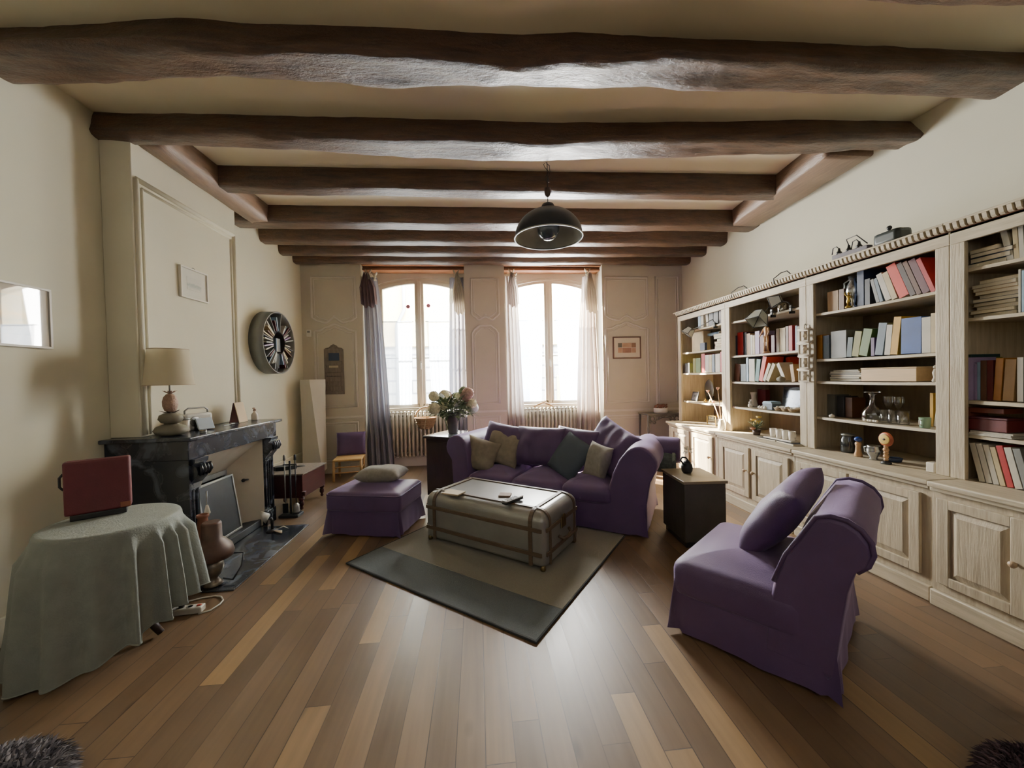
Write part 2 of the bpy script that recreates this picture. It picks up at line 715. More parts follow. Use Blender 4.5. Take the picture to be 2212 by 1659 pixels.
# skirtings
sk = MB().box(XL, XL + .018, 4.27, YB, 0, .36, bev=.004).box(XL, XL + .028, 4.27, YB, .355, .385, bev=.006)
struct(sk, 'baseboard_left', m_wall)
sk = MB()
for x0, x1 in ((XL, -1.80), (-.18, .468), (2.10, 2.8)):
    sk.box(x0, x1, YB - .02, YB, 0, .16, bev=.004)
for x0, x1, cx in OPEN:
    sk.box(x0, x1, 6.48, 6.5, 0, .16, bev=.004)
struct(sk, 'baseboard_back', m_panel)
struct(MB().box(XL, XL + .018, YF, 2.95, 0, .16, bev=.004), 'baseboard_front', m_wall)


# ------------------------------------------------------------------ ceiling beams
def beam(name, near, far, zlow, top_near, x0=-2.80, x1=3.58, wob=.012, seed=0, ztop=ZC + .02):
    """hewn beam along X; near / far give the lower edges (x -> y), zlow the underside height"""
    n = 110
    rs = []
    for i in range(n):
        x = lerp(x0, x1, i / (n - 1))
        yn, yf, zl, yt = interp(near, x), interp(far, x), interp(zlow, x), interp(top_near, x)
        ring = []
        prof = []
        for k in range(7):
            prof.append((lerp(yt, yn - .012, k / 6), lerp(ztop, zl + .03, k / 6)))
        prof += [(yn + .004, zl + .008)]
        for k in range(8):
            prof.append((lerp(yn + .03, yf - .03, k / 7), zl))
        prof += [(yf - .004, zl + .01)]
        for k in range(4):
            prof.append((yf + .012 + .01 * k, lerp(zl + .03, ztop, k / 3)))
        for (py, pz) in prof:
            q = Vector((x * 1.7 + seed, py * 6 + seed, pz * 6))
            q2 = Vector((x * 7 + seed, py * 14, pz * 14 + seed))
            d = noise.noise_vector(q) * wob + noise.noise_vector(q2) * wob * .45
            ring.append((x, py + d.y, min(ztop, pz + d.z)))
        rs.append(ring)
    o = MB().rings(rs, True).build(name, m_beam)
    o['kind'] = 'structure'
    return o


zz = [(-2.8, 3.25), (3.6, 3.25)]
beam('ceiling_beam', [(-2.72, 2.29), (-1.4, 2.2), (-.56, 2.215), (.22, 2.235), (.75, 2.15), (1.28, 2.095), (2.3, 2.1), (3.5, 2.07)],
     [(-2.72, 2.54), (-1.41, 2.42), (-.62, 2.43), (.26, 2.375), (1.43, 2.35), (3.5, 2.30)], zz,
     [(-2.7, 2.37), (-1.42, 2.24), (.24, 2.2), (1.32, 2.165), (3.5, 2.13)], wob=.02, seed=3)
beam('ceiling_beam', [(-2.72, 2.995), (-1.53, 2.925), (-.75, 2.935), (.3, 2.94), (1.7, 2.83), (3.5, 2.705)],
     [(-2.72, 3.13), (-1.5, 3.12), (-.82, 3.18), (.33, 3.2), (1.46, 3.08), (3.5, 2.89)], zz,
     [(-2.75, 3.03), (.31, 2.955), (3.5, 2.78)], wob=.018, seed=9)
for (yn, yf, dy, sd, xa, xb) in ((3.67, 3.84, -.07, 14, -2.4, 3.2), (4.46, 4.69, -.06, 21, -2.8, 3.58), (5.07, 5.23, -.05, 27, -2.8, 3.58),
                                 (5.54, 5.69, -.04, 33, -2.8, 3.58), (5.96, 6.10, -.02, 40, -2.8, 3.58)):
    q = lambda v: [(-2.7, v - dy * .6), (.4, v), (3.5, v + dy)]
    beam('ceiling_beam', q(yn), q(yf), [(-2.8, 3.25), (.3, 3.243), (3.6, 3.25)], q(yn - .02), x0=xa, x1=xb, wob=.011, seed=sd)
beam('ceiling_beam', [(-2.8, 1.42), (3.6, 1.38)], [(-2.8, 1.80), (1.2, 1.70), (1.9, 1.735), (2.3, 1.728), (3.6, 1.68)], zz, [(-2.8, 1.46), (3.6, 1.42)], wob=.018, seed=55)
tr = MB()
poly = [(-2.505, 3.1), (-2.335, 3.1), (-2.29, 4.6), (-2.505, 4.6)]
rs = []
for i in range(20):
    t_ = i / 19
    y = lerp(3.1, 4.55, t_)
    xr_ = lerp(-2.335, -2.295, t_)
    rs.append([(-2.505, y, 3.27), (-2.505, y, ZC + .01), (xr_ + .02, y, ZC + .01), (xr_ + .012, y, 3.3), (xr_, y, 3.255), (-2.49, y, 3.25)])
m_trimmer = mat('trimmer_wood', '#7d6450', rough=.5, var=.2, scale=4, stretch=(8, 1, 8), bump=.3, bscale=20)
o = MB().rings(rs, True).jitter(.007, 5).build('trimmer_beam', m_trimmer)
o['kind'] = 'structure'
rs = []
for i in range(26):
    t_ = i / 25
    y = lerp(2.95, 4.62, t_)
    xa, xb = lerp(2.96, 3.17, t_), lerp(3.37, 3.5, t_)
    rs.append([(xa, y, 3.27), (xa - .01, y, ZC + .01), (xb, y, ZC + .01), (xb, y, 3.27), (xb - .02, y, 3.25), (xa + .02, y, 3.25)])
o = MB().rings(rs, True).jitter(.01, 4).build('trimmer_beam', m_trimmer)
o['kind'] = 'structure'

# ------------------------------------------------------------------ windows
m_sash = mat('sash_paint', '#d8cdb6', rough=.4, var=.03, scale=5)
m_pane = glass('window_glass', (.97, .98, .98))
m_handle = mat('white_handle', '#f0ede4', rough=.3, var=.02)
for k, (x0, x1, cx) in enumerate(OPEN):
    w = thing(f'window_{k + 1}', None, None, (cx, W_GLASS, .94))
    w['kind'] = 'structure'
    A = arch(0, ARCH_HALF, SPR - .94, PEAK - .94)
    I = arch(0, ARCH_HALF - .035, SPR - .94 - .032, PEAK - .94 - .04)
    f = MB()
    outer = [(-ARCH_HALF, 0)] + A + [(ARCH_HALF, 0)]
    inner = [(-ARCH_HALF + .035, 0)] + I + [(ARCH_HALF - .035, 0)]
    f.strip(outer, inner, 0, .09)
    f.box(-ARCH_HALF, ARCH_HALF, -.0, .09, 0, .035, bev=.004)
    f.build('window_frame', m_sash, w)
    for sg in (-1, 1):
        o_ = arch(0, ARCH_HALF - .04, SPR - .94 - .037, PEAK - .94 - .045, 33)
        i_ = arch(0, ARCH_HALF - .085, SPR - .94 - .075, PEAK - .94 - .095, 33)
        oo = [p for p in o_ if p[0] * sg >= .0]
        if sg > 0:
            oo = oo[::-1]
        ii0 = [p for p in i_]
        zi = lambda x: interp(i_, x)
        xe = ARCH_HALF - .085
        n_ = len(oo)
        ii = []
        for j, p in enumerate(oo):
            x = lerp(sg * xe, sg * .072, j / (n_ - 1))
            ii.append((x, zi(x)))
        oz = [(sg * (ARCH_HALF - .04), .04)] + oo + [(sg * .004, .04)]
        iz = [(sg * xe, .095)] + ii + [(sg * .072, .095)]
        sash = MB().strip(oz, iz, -.012, .045)
        sash.box(min(sg * .004, sg * (ARCH_HALF - .04)), max(sg * .004, sg * (ARCH_HALF - .04)), -.012, .045, .04, .1, bev=.004)
        if k == 0 or sg:
            sash.box(min(sg * .07, sg * xe), max(sg * .07, sg * xe), .012, .03, .865 + .0, .882)
        so = sash.build('window_sash', m_sash, w)
        poly = [(sg * xe, .09)] + ii + [(sg * .07, .09)]
        pn = MB()
        pn.prism(poly, .022, .026)
        pn.build('window_pane', m_pane, so)
    c = MB().box(-.028, .028, -.03, -.01, .04, PEAK - .94 - .06, bev=.008)
    c.build('meeting_stile', m_sash, w)
    h = MB().box(-.002, .03, -.042, -.03, .70, .82, bev=.004).tube([(.014, -.042, .78), (.014, -.075, .78), (.014, -.078, .68)], .009, 8)
    h.build('handle', m_handle, w)
    s = MB().box(-ARCH_HALF - .01, ARCH_HALF + .01, -.05, .02, -.02, .012, bev=.006)
    s.build('window_sill', m_sash, w)

# ------------------------------------------------------------------ the street outside
m_fac = mat('street_plaster', '#ead9a8', rough=.9, var=.08, scale=.8, bump=.1, bscale=10)


def stone_material():
    m, nt, out = newmat('street_stone')
    L = nt.links.new
    tc = N(nt, 'ShaderNodeTexCoord')
    sp = N(nt, 'ShaderNodeSeparateXYZ')
    cb = N(nt, 'ShaderNodeCombineXYZ')
    L(tc.outputs['Object'], sp.inputs[0])
    L(sp.outputs['X'], cb.inputs[0])
    L(sp.outputs['Z'], cb.inputs[1])
    br = N(nt, 'ShaderNodeTexBrick')
    br.inputs['Color1'].default_value = rgb('#a7abb0')
    br.inputs['Color2'].default_value = rgb('#b8bab8')
    br.inputs['Mortar'].default_value = rgb('#6d7078')
    br.inputs['Scale'].default_value = 1
    br.inputs['Mortar Size'].default_value = .03
    br.inputs['Brick Width'].default_value = .85
    br.inputs['Row Height'].default_value = .42
    L(cb.outputs[0], br.inputs['Vector'])
    p = N(nt, 'ShaderNodeBsdfPrincipled')
    p.inputs['Roughness'].default_value = .9
    L(br.outputs['Color'], p.inputs['Base Color'])
    L(p.outputs[0], out.inputs['Surface'])
    return m


m_stone = stone_material()
YS = 12.6
bd = thing('street_building', 'bright cream plastered building across the street, seen through both windows', 'building', (0, YS, -3.2))
MB().box(-12, 14, 0, 1, 0, 5.8).build('stone_wall', m_stone, bd)
MB().box(-12, 14, .02, 1, 5.8, 9.2).build('upper_wall', m_fac, bd)
MB().box(-12, 14, -.08, .02, 5.72, 5.86, bev=.02).build('string_course', m_fac, bd)
m_shut = mat('street_shutter', '#b9c4cf', rough=.6, var=.05)
for wx in (-4.6, -.6, 3.2, 6.9):
    fr = MB().box(wx - .55, wx + .55, -.05, .05, 2.9, 4.7, bev=.02)
    fo = fr.build('window', m_fac, bd)
    MB().box(wx - .45, wx + .45, -.07, -.045, 3.0, 4.6).build('pane', m_shut, fo)
m_pipe = mat('drain_pipe', '#9aa0a6', rough=.5, var=.05)
dp = MB().tube([(-2.55, -.1, .2), (-2.55, -.1, 6.4), (-2.3, -.1, 6.9), (-2.3, -.1, 9.1)], .06, 10)
dp.build('drain_pipe', m_pipe, bd)
m_road = mat('street_ground', '#8d8a84', rough=.9, var=.1, scale=2)
o = MB().box(-14, 16, 7.0, YS, -3.4, -3.2).build('street_ground', m_road)
o['kind'] = 'structure'

# ------------------------------------------------------------------ light
wd = bpy.data.worlds.new('world')
SC.world = wd
wd.use_nodes = True
nt = wd.node_tree
nt.nodes.clear()
wo = nt.nodes.new('ShaderNodeOutputWorld')
bg = nt.nodes.new('ShaderNodeBackground')
sky = nt.nodes.new('ShaderNodeTexSky')
sky.sky_type = 'HOSEK_WILKIE'
sky.sun_direction = Vector((-.61, .61, .5)).normalized()
sky.turbidity = 4
sky.ground_albedo = .4
mixc = nt.nodes.new('ShaderNodeMix')
mixc.data_type = 'RGBA'
mixc.inputs['Factor'].default_value = .65
nt.links.new(sky.outputs[0], mixc.inputs['A'])
mixc.inputs['B'].default_value = (1, .99, .96, 1)
nt.links.new(mixc.outputs['Result'], bg.inputs[0])
bg.inputs[1].default_value = WORLD_K
nt.links.new(bg.outputs[0], wo.inputs[0])


def lamp(name, kind, energy, loc, direction, col=(1, 1, 1), **kw):
    l = bpy.data.lights.new(name, kind)
    l.energy = energy
    l.color = col
    for k_, v_ in kw.items():
        setattr(l, k_, v_)
    o = bpy.data.objects.new(name, l)
    COL.objects.link(o)
    o.location = loc
    o.rotation_euler = Vector(direction).to_track_quat('-Z', 'Y').to_euler()
    return o


el = R(31.5)
lamp('sun', 'SUN', SUN_E, (-6, 12, 8), (math.cos(el) * .656, -math.cos(el) * .755, -math.sin(el)), (1, .86, .62), angle=R(.8))
for k, (x0, x1, cx) in enumerate(OPEN):
    p_ = lamp('window_portal', 'AREA', 1, (cx, 6.9, 2.05), (0, -1, 0), shape='RECTANGLE', size=1.4, size_y=2.25)
    p_.data.cycles.is_portal = True
lamp('window_daylight', 'AREA', WIN_E, (OPEN[1][2], 6.95, 2.1), (0, -1, -.12), (1, .97, .92), shape='RECTANGLE', size=1.3, size_y=2.1)
lamp('facade_fill', 'AREA', STREET_E, (1.5, 8.6, 7.6), (0, 1, -.75), (1, .97, .9), shape='RECTANGLE', size=9, size_y=2.5)  # added area light above the window heads, brightens the shaded facade
lamp('fill_light', 'AREA', FILL_E, (.4, -1.6, 2.6), (0, 1, -.25), (1, .96, .9), shape='RECTANGLE', size=4.5, size_y=1.6)  # added soft fill from behind the camera, no real lamp there

SC.view_settings.view_transform = VT
SC.view_settings.look = LOOK
SC.view_settings.exposure = EXPO
SC.cycles.use_denoising = True
SC.cycles.use_adaptive_sampling = True
SC.cycles.adaptive_threshold = .04
SC.cycles.max_bounces = 7
SC.cycles.diffuse_bounces = 4
SC.cycles.glossy_bounces = 3
SC.cycles.transparent_max_bounces = 10
SC.cycles.sample_clamp_indirect = 6
SC.cycles.caustics_reflective = False
SC.cycles.caustics_refractive = False
# ================================================================== rug, trunk
def rug_material():
    m, nt, out = newmat('rug_weave')
    L = nt.links.new
    tc = N(nt, 'ShaderNodeTexCoord')
    w = N(nt, 'ShaderNodeTexNoise')
    w.inputs['Scale'].default_value = 260
    L(tc.outputs['Object'], w.inputs['Vector'])
    r = N(nt, 'ShaderNodeValToRGB')
    r.color_ramp.elements[0].color = rgb('#5b5648')
    r.color_ramp.elements[1].color = rgb('#8a8472')
    L(w.outputs['Fac'], r.inputs['Fac'])
    p = N(nt, 'ShaderNodeBsdfPrincipled')
    p.inputs['Roughness'].default_value = .9
    p.inputs['Sheen Weight'].default_value = .25
    L(r.outputs[0], p.inputs['Base Color'])
    b = N(nt, 'ShaderNodeBump')
    b.inputs['Strength'].default_value = .4
    b.inputs['Distance'].default_value = .003
    L(w.outputs['Fac'], b.inputs['Height'])
    L(b.outputs[0], p.inputs['Normal'])
    L(p.outputs[0], out.inputs['Surface'])
    return m


m_rug = rug_material()
m_rugb = mat('rug_band', '#595f60', rough=.95, var=.15, scale=200, bump=.3, bscale=260)
m_rugt = mat('rug_binding', '#2f3233', rough=.9, var=.1)
# near corner (0.276,2.02); long edge runs to (-1.068,3.084)
rug = thing('area_rug', 'grey flat woven rug with a darker band, lying diagonally under the metal trunk', 'rug', (.276, 2.02, 0), R(141.6))
RL, RW = 1.715, 1.62
MB().box(0, RL, -RW, -.34, .001, .013, bev=.004).build('rug_field', m_rug, rug)
MB().box(0, RL, -.34, -.012, .001, .013, bev=.004).build('border_band', m_rugb, rug)
eb = MB().box(-.008, RL + .008, -.013, .0, .0005, .014, bev=.004).box(-.010, .0, -RW, 0, .0005, .014, bev=.004)
eb.box(RL, RL + .01, -RW, 0, .0005, .014, bev=.004)
eb.build('edge_binding', m_rugt, rug)


def alu_material():
    m, nt, out = newmat('trunk_aluminium')
    L = nt.links.new
    tc = N(nt, 'ShaderNodeTexCoord')
    a = N(nt, 'ShaderNodeTexNoise')
    a.inputs['Scale'].default_value = 3.5
    a.inputs['Detail'].default_value = 8
    L(tc.outputs['Object'], a.inputs['Vector'])
    r = N(nt, 'ShaderNodeValToRGB')
    r.color_ramp.elements[0].color = rgb('#7f7f7c')
    r.color_ramp.elements[1].color = rgb('#adada9')
    L(a.outputs['Fac'], r.inputs['Fac'])
    mp = N(nt, 'ShaderNodeMapping')
    mp.inputs['Scale'].default_value = (1, 1, 60)
    L(tc.outputs['Object'], mp.inputs['Vector'])
    s = N(nt, 'ShaderNodeTexNoise')
    s.inputs['Scale'].default_value = 4
    L(mp.outputs[0], s.inputs['Vector'])
    p = N(nt, 'ShaderNodeBsdfPrincipled')
    p.inputs['Metallic'].default_value = .55
    p.inputs['Roughness'].default_value = .33
    L(r.outputs[0], p.inputs['Base Color'])
    b = N(nt, 'ShaderNodeBump')
    b.inputs['Strength'].default_value = .12
    b.inputs['Distance'].default_value = .01
    L(s.outputs['Fac'], b.inputs['Height'])
    L(b.outputs[0], p.inputs['Normal'])
    L(p.outputs[0], out.inputs['Surface'])
    return m


m_alu = alu_material()
m_batten = mat('trunk_batten', '#5a4a3a', rough=.5, var=.2, scale=12, stretch=(1, 6, 6))
m_brass = mat('aged_brass', '#7a6a48', rough=.35, metal=.9, var=.15)
TL, TW, TZ = 1.20, .63, .435
trunk = thing('metal_trunk', 'old aluminium travel trunk with wooden straps used as coffee table on the rug', 'trunk', (.455, 2.715, .014), R(142.5))


def rrect(hx, hy, r, n=5, cx=0, cy=0):
    o = []
    for (sx, sy, a0) in ((1, 1, 0), (-1, 1, 90), (-1, -1, 180), (1, -1, 270)):
        for k in range(n + 1):
            a = R(a0 + 90 * k / n)
            o.append((cx + sx * (hx - r) + r * math.cos(a), cy + sy * (hy - r) + r * math.sin(a)))
    return o


def round_box(mb, L_, W_, z0, z1, rtop, rbot, rc, mi=0, x0=0, y0=0):
    """box with rounded top and bottom edges and corners: corner at (x0,y0), extends +x, -y"""
    cx, cy = x0 + L_ / 2, y0 - W_ / 2
    prof = []
    for k in range(6):
        a = PI / 2 * k / 5
        prof.append((rbot * (1 - math.sin(a)), z0 + rbot * (1 - math.cos(a))))
    for k in range(8):
        a = PI / 2 * k / 7
        prof.append((rtop * (1 - math.cos(a)), z1 - rtop * (1 - math.sin(a))))
    rs = [[(p[0], p[1], z) for p in rrect(L_ / 2 - d, W_ / 2 - d, max(.008, rc - d * .6), 5, cx, cy)] for d, z in prof]
    return mb.rings(rs, True, True, True, mi)


tb = MB()
round_box(tb, TL, TW, .03, TZ, .085, .03, .05)
tb.build('trunk_body', m_alu, trunk)


def strap(path, w, name='strap', ax='y'):
    """flat batten following the trunk profile"""
    s = MB()
    s.tube(path, w, 4, flat=.28)
    return s


def band_loop(xc, wid):
    """strap around the short profile at x = xc"""
    b_ = MB()
    rs = []
    e = .009
    prof = []
    prof.append((e, .035))
    for k in range(9):
        a = PI / 2 * k / 8
        prof.append((-.085 * (1 - math.cos(a)) + e * math.cos(a), TZ - .085 * (1 - math.sin(a)) + e * math.sin(a)))
    back = [(-TW - p[0], p[1]) for p in prof[::-1]]
    pts = prof + back
    n = len(pts)
    rs = []
    for (y, z) in pts:
        rs.append([(xc - wid / 2, y, z), (xc + wid / 2, y, z)])
    inn = []
    for (y, z) in pts:
        cy, cz = -TW / 2, .2
        inn.append((y + (cy - y) * .05, z + (cz - z) * .06))
    for i in range(n):
        a, c = pts[i], inn[i]
        rs[i] = [(xc - wid / 2, a[0], a[1]), (xc + wid / 2, a[0], a[1]), (xc + wid / 2, c[0], c[1]), (xc - wid / 2, c[0], c[1])]
    b_.rings(rs, True, True, True, 0, False)
    return b_


def long_loop(yc, wid):
    b_ = MB()
    e = .009
    prof = [(-e, .035)]
    for k in range(9):
        a_ = PI / 2 * k / 8
        prof.append((.085 * (1 - math.cos(a_)) - e * math.cos(a_), TZ - .085 * (1 - math.sin(a_)) + e * math.sin(a_)))
    pts = prof + [(TL - p_[0], p_[1]) for p_ in prof[::-1]]
    rs_ = []
    for (x_, z_) in pts:
        c_ = (x_ + (TL / 2 - x_) * .03, z_ + (.2 - z_) * .06)
        rs_.append([(x_, yc - wid / 2, z_), (x_, yc + wid / 2, z_), (c_[0], yc + wid / 2, c_[1]), (c_[0], yc - wid / 2, c_[1])])
    return b_.rings(rs_, True, True, True, 0, False)


for xc in (.115, TL - .115):
    band_loop(xc, .03).build('strap', m_batten, trunk)
for y in (-.09, -TW + .09):
    long_loop(y, .026).build('strap', m_batten, trunk)
for z in (.305, .125):
    s = MB()
    s.box(.02, TL - .02, -.002, .01, z - .015, z + .015, bev=.003)
    s.box(.02, TL - .02, -TW - .01, -TW + .002, z - .015, z + .015, bev=.003)
    s.box(-.01, .002, -TW + .03, -.03, z - .015, z + .015, bev=.003)
    s.box(TL - .002, TL + .01, -TW + .03, -.03, z - .015, z + .015, bev=.003)
    s.build('strap', m_batten, trunk)
for x, y in ((.03, -.03), (TL - .03, -.03), (.03, -TW + .03), (TL - .03, -TW + .03)):
    MB().lathe([(.018, -.012), (.022, .0), (.018, .025), (.012, .03)], (x, y, .012), 12).build('foot', m_brass, trunk)
lk = MB().box(-.014, -.008, -.36, -.27, .24, .33, bev=.003).box(-.02, -.01, -.33, -.30, .285, .345, bev=.003)
lk.build('lock', m_brass, trunk)
MB().tube([(-.012, -.22, .2), (-.04, -.24, .18), (-.045, -.315, .17), (-.04, -.39, .18), (-.012, -.41, .2)], .012, 8).build('handle', m_batten, trunk)
TTOP = .014 + TZ
# things lying on the trunk
m_cork = mat('tan_cork', '#a08a70', rough=.8, var=.15, scale=60)
m_brownc = mat('brown_coaster', '#7a5f4c', rough=.7, var=.15, scale=30)
m_tanlea = mat('tan_paper', '#b7a78c', rough=.7, var=.06, scale=20)
p = at_z(980, 1068, TTOP)
o = MB().box(-.085, .085, -.06, .06, 0, .013, bev=.003).build('notepad', m_tanlea, None, loc=(p.x, p.y, TTOP + .0095), rotz=R(-32))
tag(o, 'flat tan notepad near the left end of the trunk top', 'notepad')
p = at_z(1091, 1071, TTOP)
o = MB().box(-.05, .05, -.045, .045, 0, .014, bev=.002).build('coaster', m_brownc, None, loc=(p.x, p.y, TTOP + .001), rotz=R(-15))
tag(o, 'square brown coaster in the middle of the trunk top', 'coaster')
m_remote = mat('remote_grey', '#8e8d88', rough=.4, var=.05)
m_black = mat('black_plastic', '#17181a', rough=.45, var=.1)
p = at_z(1108, 1086, TTOP)
rc = thing('remote_control', 'grey remote control with black underside lying on the trunk', 'remote control', (p.x, p.y, TTOP + .0095), R(42))
MB().box(-.105, .105, -.023, .023, 0, .016, bev=.007).build('lower_shell', m_black, rc)
MB().box(-.107, .107, -.024, .024, .016, .031, bev=.009).build('upper_shell', m_remote, rc)
kb = MB()
for i in range(6):
    for j in range(3):
        kb.box(-.08 + i * .022, -.068 + i * .022, -.015 + j * .012, -.007 + j * .012, .0305, .034, bev=.001)
kb.build('keypad', m_black, rc)

# ================================================================== purple seating
m_purple = mat('purple_cotton', '#4e3762', rough=.56, var=.1, scale=6, bump=.12, bscale=220, sheen=1.0)
m_purple2 = mat('purple_cushion', '#47305a', rough=.6, var=.12, scale=5, bump=.15, bscale=200, sheen=.65)
m_grey = mat('grey_linen', '#8a857c', rough=.9, var=.12, scale=30, bump=.3, bscale=240, sheen=.2)
m_beige = mat('beige_linen', '#857b6a', rough=.9, var=.14, scale=20, bump=.3, bscale=220, sheen=.2)
m_teal = mat('slate_cotton', '#454f5a', rough=.85, var=.08, scale=10, bump=.15, bscale=200, sheen=.25)


def cushion_block(mb, x0, x1, y0, y1, z0, z1, crown=.04, r=.05, nx=14, ny=12, seed=0, wr=.006):
    """upholstered seat block: rounded edges, crowned top"""
    cx, cy, hx, hy = (x0 + x1) / 2, (y0 + y1) / 2, (x1 - x0) / 2, (y1 - y0) / 2

    def ring(d, z):
        return [(p[0], p[1], z) for p in rrect(hx - d, hy - d, max(.01, r - d * .5), 4, cx, cy)]
    prof = []
    for k in range(4):
        a = PI / 2 * k / 3
        prof.append((r * (1 - math.sin(a)) * .6, z0 + r * .6 * (1 - math.cos(a))))
    for k in range(5):
        a = PI / 2 * k / 4
        prof.append((r * (1 - math.cos(a)), z1 - r * (1 - math.sin(a))))
    for s in (.3, .5, .7, .85, .95):
        prof.append((lerp(r, min(hx, hy) * .98, s), z1 + crown * (1 - (1 - s) ** 2)))
    rs = [ring(d, z) for d, z in prof]
    mb.rings(rs, True, True, True)
    return mb


def skirt(mb, hx, hy, z0, z1, flare=.05, cx=0, cy=0, seed=0, n=12, pleat=.03):
    """valance hanging to the floor, splaying at the corners"""
    rs = []
    for k in range(n):
        t = k / (n - 1)
        z = lerp(z1, z0, t)
        ring = []
        m = 30
        for (ax, ay, bx, by) in ((-1, -1, 1, -1), (1, -1, 1, 1), (1, 1, -1, 1), (-1, 1, -1, -1)):
            for i in range(m):
                s = i / m
                ux, uy = lerp(ax, bx, s), lerp(ay, by, s)
                c = abs(2 * s - 1) ** 6                   # 1 at corners
                f = t * flare * (.35 + .65 * c)
                # corner pleats: pull in just beside the corner
                q = math.exp(-((min(s, 1 - s) - .035) / .018) ** 2)
                f -= t * pleat * q
                nx_ = ux / max(abs(ux), abs(uy)) if abs(ux) >= abs(uy) - 1e-6 else 0
                ny_ = uy / max(abs(ux), abs(uy)) if abs(uy) >= abs(ux) - 1e-6 else 0
                w_ = noise.noise(Vector((ux * 3 + seed, uy * 3, t))) * .012 * t
                ring.append((cx + ux * hx + nx_ * (f + w_), cy + uy * hy + ny_ * (f + w_), z + noise.noise(Vector((ux * 2, uy * 2, seed))) * .012 * t))
        rs.append(ring)
    return mb.rings(rs, True, False, False)


def extrude_prof(mb, prof, a0, a1, axis='X', n=10, bulge=.012, seed=0, inset=.03):
    """upholstered roll: profile in (p,z) swept along an axis with slightly domed ends"""
    rs = []
    c = (sum(p[0] for p in prof) / len(prof), sum(p[1] for p in prof) / len(prof))
    stations = [(a0, .9), (a0 + inset * .3, .97), (a0 + inset, 1)] + [(lerp(a0 + inset, a1 - inset, i / (n - 1)), 1) for i in range(1, n - 1)] + [(a1 - inset, 1), (a1 - inset * .3, .97), (a1, .9)]
    for (t, s) in stations:
        ring = []
        for p in prof:
            q = (c[0] + (p[0] - c[0]) * s, c[1] + (p[1] - c[1]) * s)
            w = noise.noise(Vector((t * 5 + seed, p[0] * 6, p[1] * 6))) * bulge
            ring.append((t, q[0] + w, q[1] + w * .6) if axis == 'X' else (q[0] + w, t, q[1] + w * .6))
        rs.append(ring)
    return mb.rings(rs, True, True, True)


def arc(cx, cz, r, a0, a1, n=10, sx=1):
    return [(cx + sx * r * math.cos(R(lerp(a0, a1, i / n))), cz + r * math.sin(R(lerp(a0, a1, i / n)))) for i in range(n + 1)]


# ---- sofa: local x along the seat, y towards the back
SU = Vector((math.cos(R(31)), -math.sin(R(31)), 0))
SV = Vector((math.sin(R(31)), math.cos(R(31)), 0))
S0 = SU * -1.40 + SV * 3.48
sofa = thing('sofa', 'large purple three seat sofa with rolled arms and skirt, in front of the windows', 'sofa', S0, R(-31))
bs = MB().box(-1.02, .98, .06, .84, .06, .30, bev=.02)
bs.build('seat_base', m_purple, sofa)
sk = MB()
skirt(sk, .995, .425, .032, .30, .04, -.02, .425, seed=2)
sk.build('skirt', m_purple, sofa)
for i, (xa, xb) in enumerate(((-.845, -.305), (-.325, .235), (.215, .70))):
    cb_ = MB()
    cushion_block(cb_, xa, xb, -.035, .62, .27, .425, crown=.05, r=.065, seed=i)
    cb_.build('seat_cushion', m_purple, sofa)
# left arm (outside -1.11)
pl = [(-1.0, .06), (-1.04, .3), (-1.045, .55)] + arc(-1.0, .70, .125, 215, 20, 12) + [(-.845, .62), (-.83, .5), (-.83, .06)]
ab = MB()
extrude_prof(ab, pl[::-1], -.0, .84, 'Y', seed=4)
ab.build('arm', m_purple, sofa)
pr = [(.69, .06), (.665, .40), (.70, .55), (.76, .68)] + arc(.94, .66, .155, 150, -35, 12) + [(1.03, .5), (1.0, .3), (1.0, .06)]
ab = MB()
extrude_prof(ab, pr[::-1], -.0, .84, 'Y', seed=8)
ab.build('arm', m_purple, sofa)
pb = [(.60, .10), (.58, .40), (.60, .58)] + arc(.735, .665, .135, 165, -20, 12) + [(.83, .5), (.84, .3), (.84, .06)]
bb = MB()
extrude_prof(bb, pb[::-1], -1.04, .99, 'X', n=20, seed=12)
extrude_prof(bb, [(.735 + .128 * math.cos(R(a_)), .668 + .13 * math.sin(R(a_))) for a_ in range(0, 360, 20)], .90, 1.25, 'X', n=8, seed=14)
bb.build('back', m_purple, sofa)


def on_sofa(px, py, v):
    """world point on the upright plane v metres behind the sofa front"""
    return at_plane(px, py, SV, SV.dot(S0) + v)


def cushion(name, label, cat, mtl, px, py, v, w, h, t, yaw=0, lean=-15, roll=0, seed=0, group=None, base=R(-31), pinch=.07, wr=.012, lift=0):
    c = on_sofa(px, py, v)
    o = MB().pillow(w, h, t, seed=seed, pinch=pinch, wr=wr).build(name, mtl, None, smooth=True, recalc=True)
    o.matrix_world = Matrix.Translation(c + Vector((0, 0, lift))) @ Matrix.Rotation(base + R(yaw), 4, 'Z') @ Matrix.Rotation(R(lean), 4, 'X') @ Matrix.Rotation(R(roll), 4, 'Y')
    s = o.modifiers.new('sub', 'SUBSURF')
    s.levels = s.render_levels = 1
    return tag(o, label, cat, group)


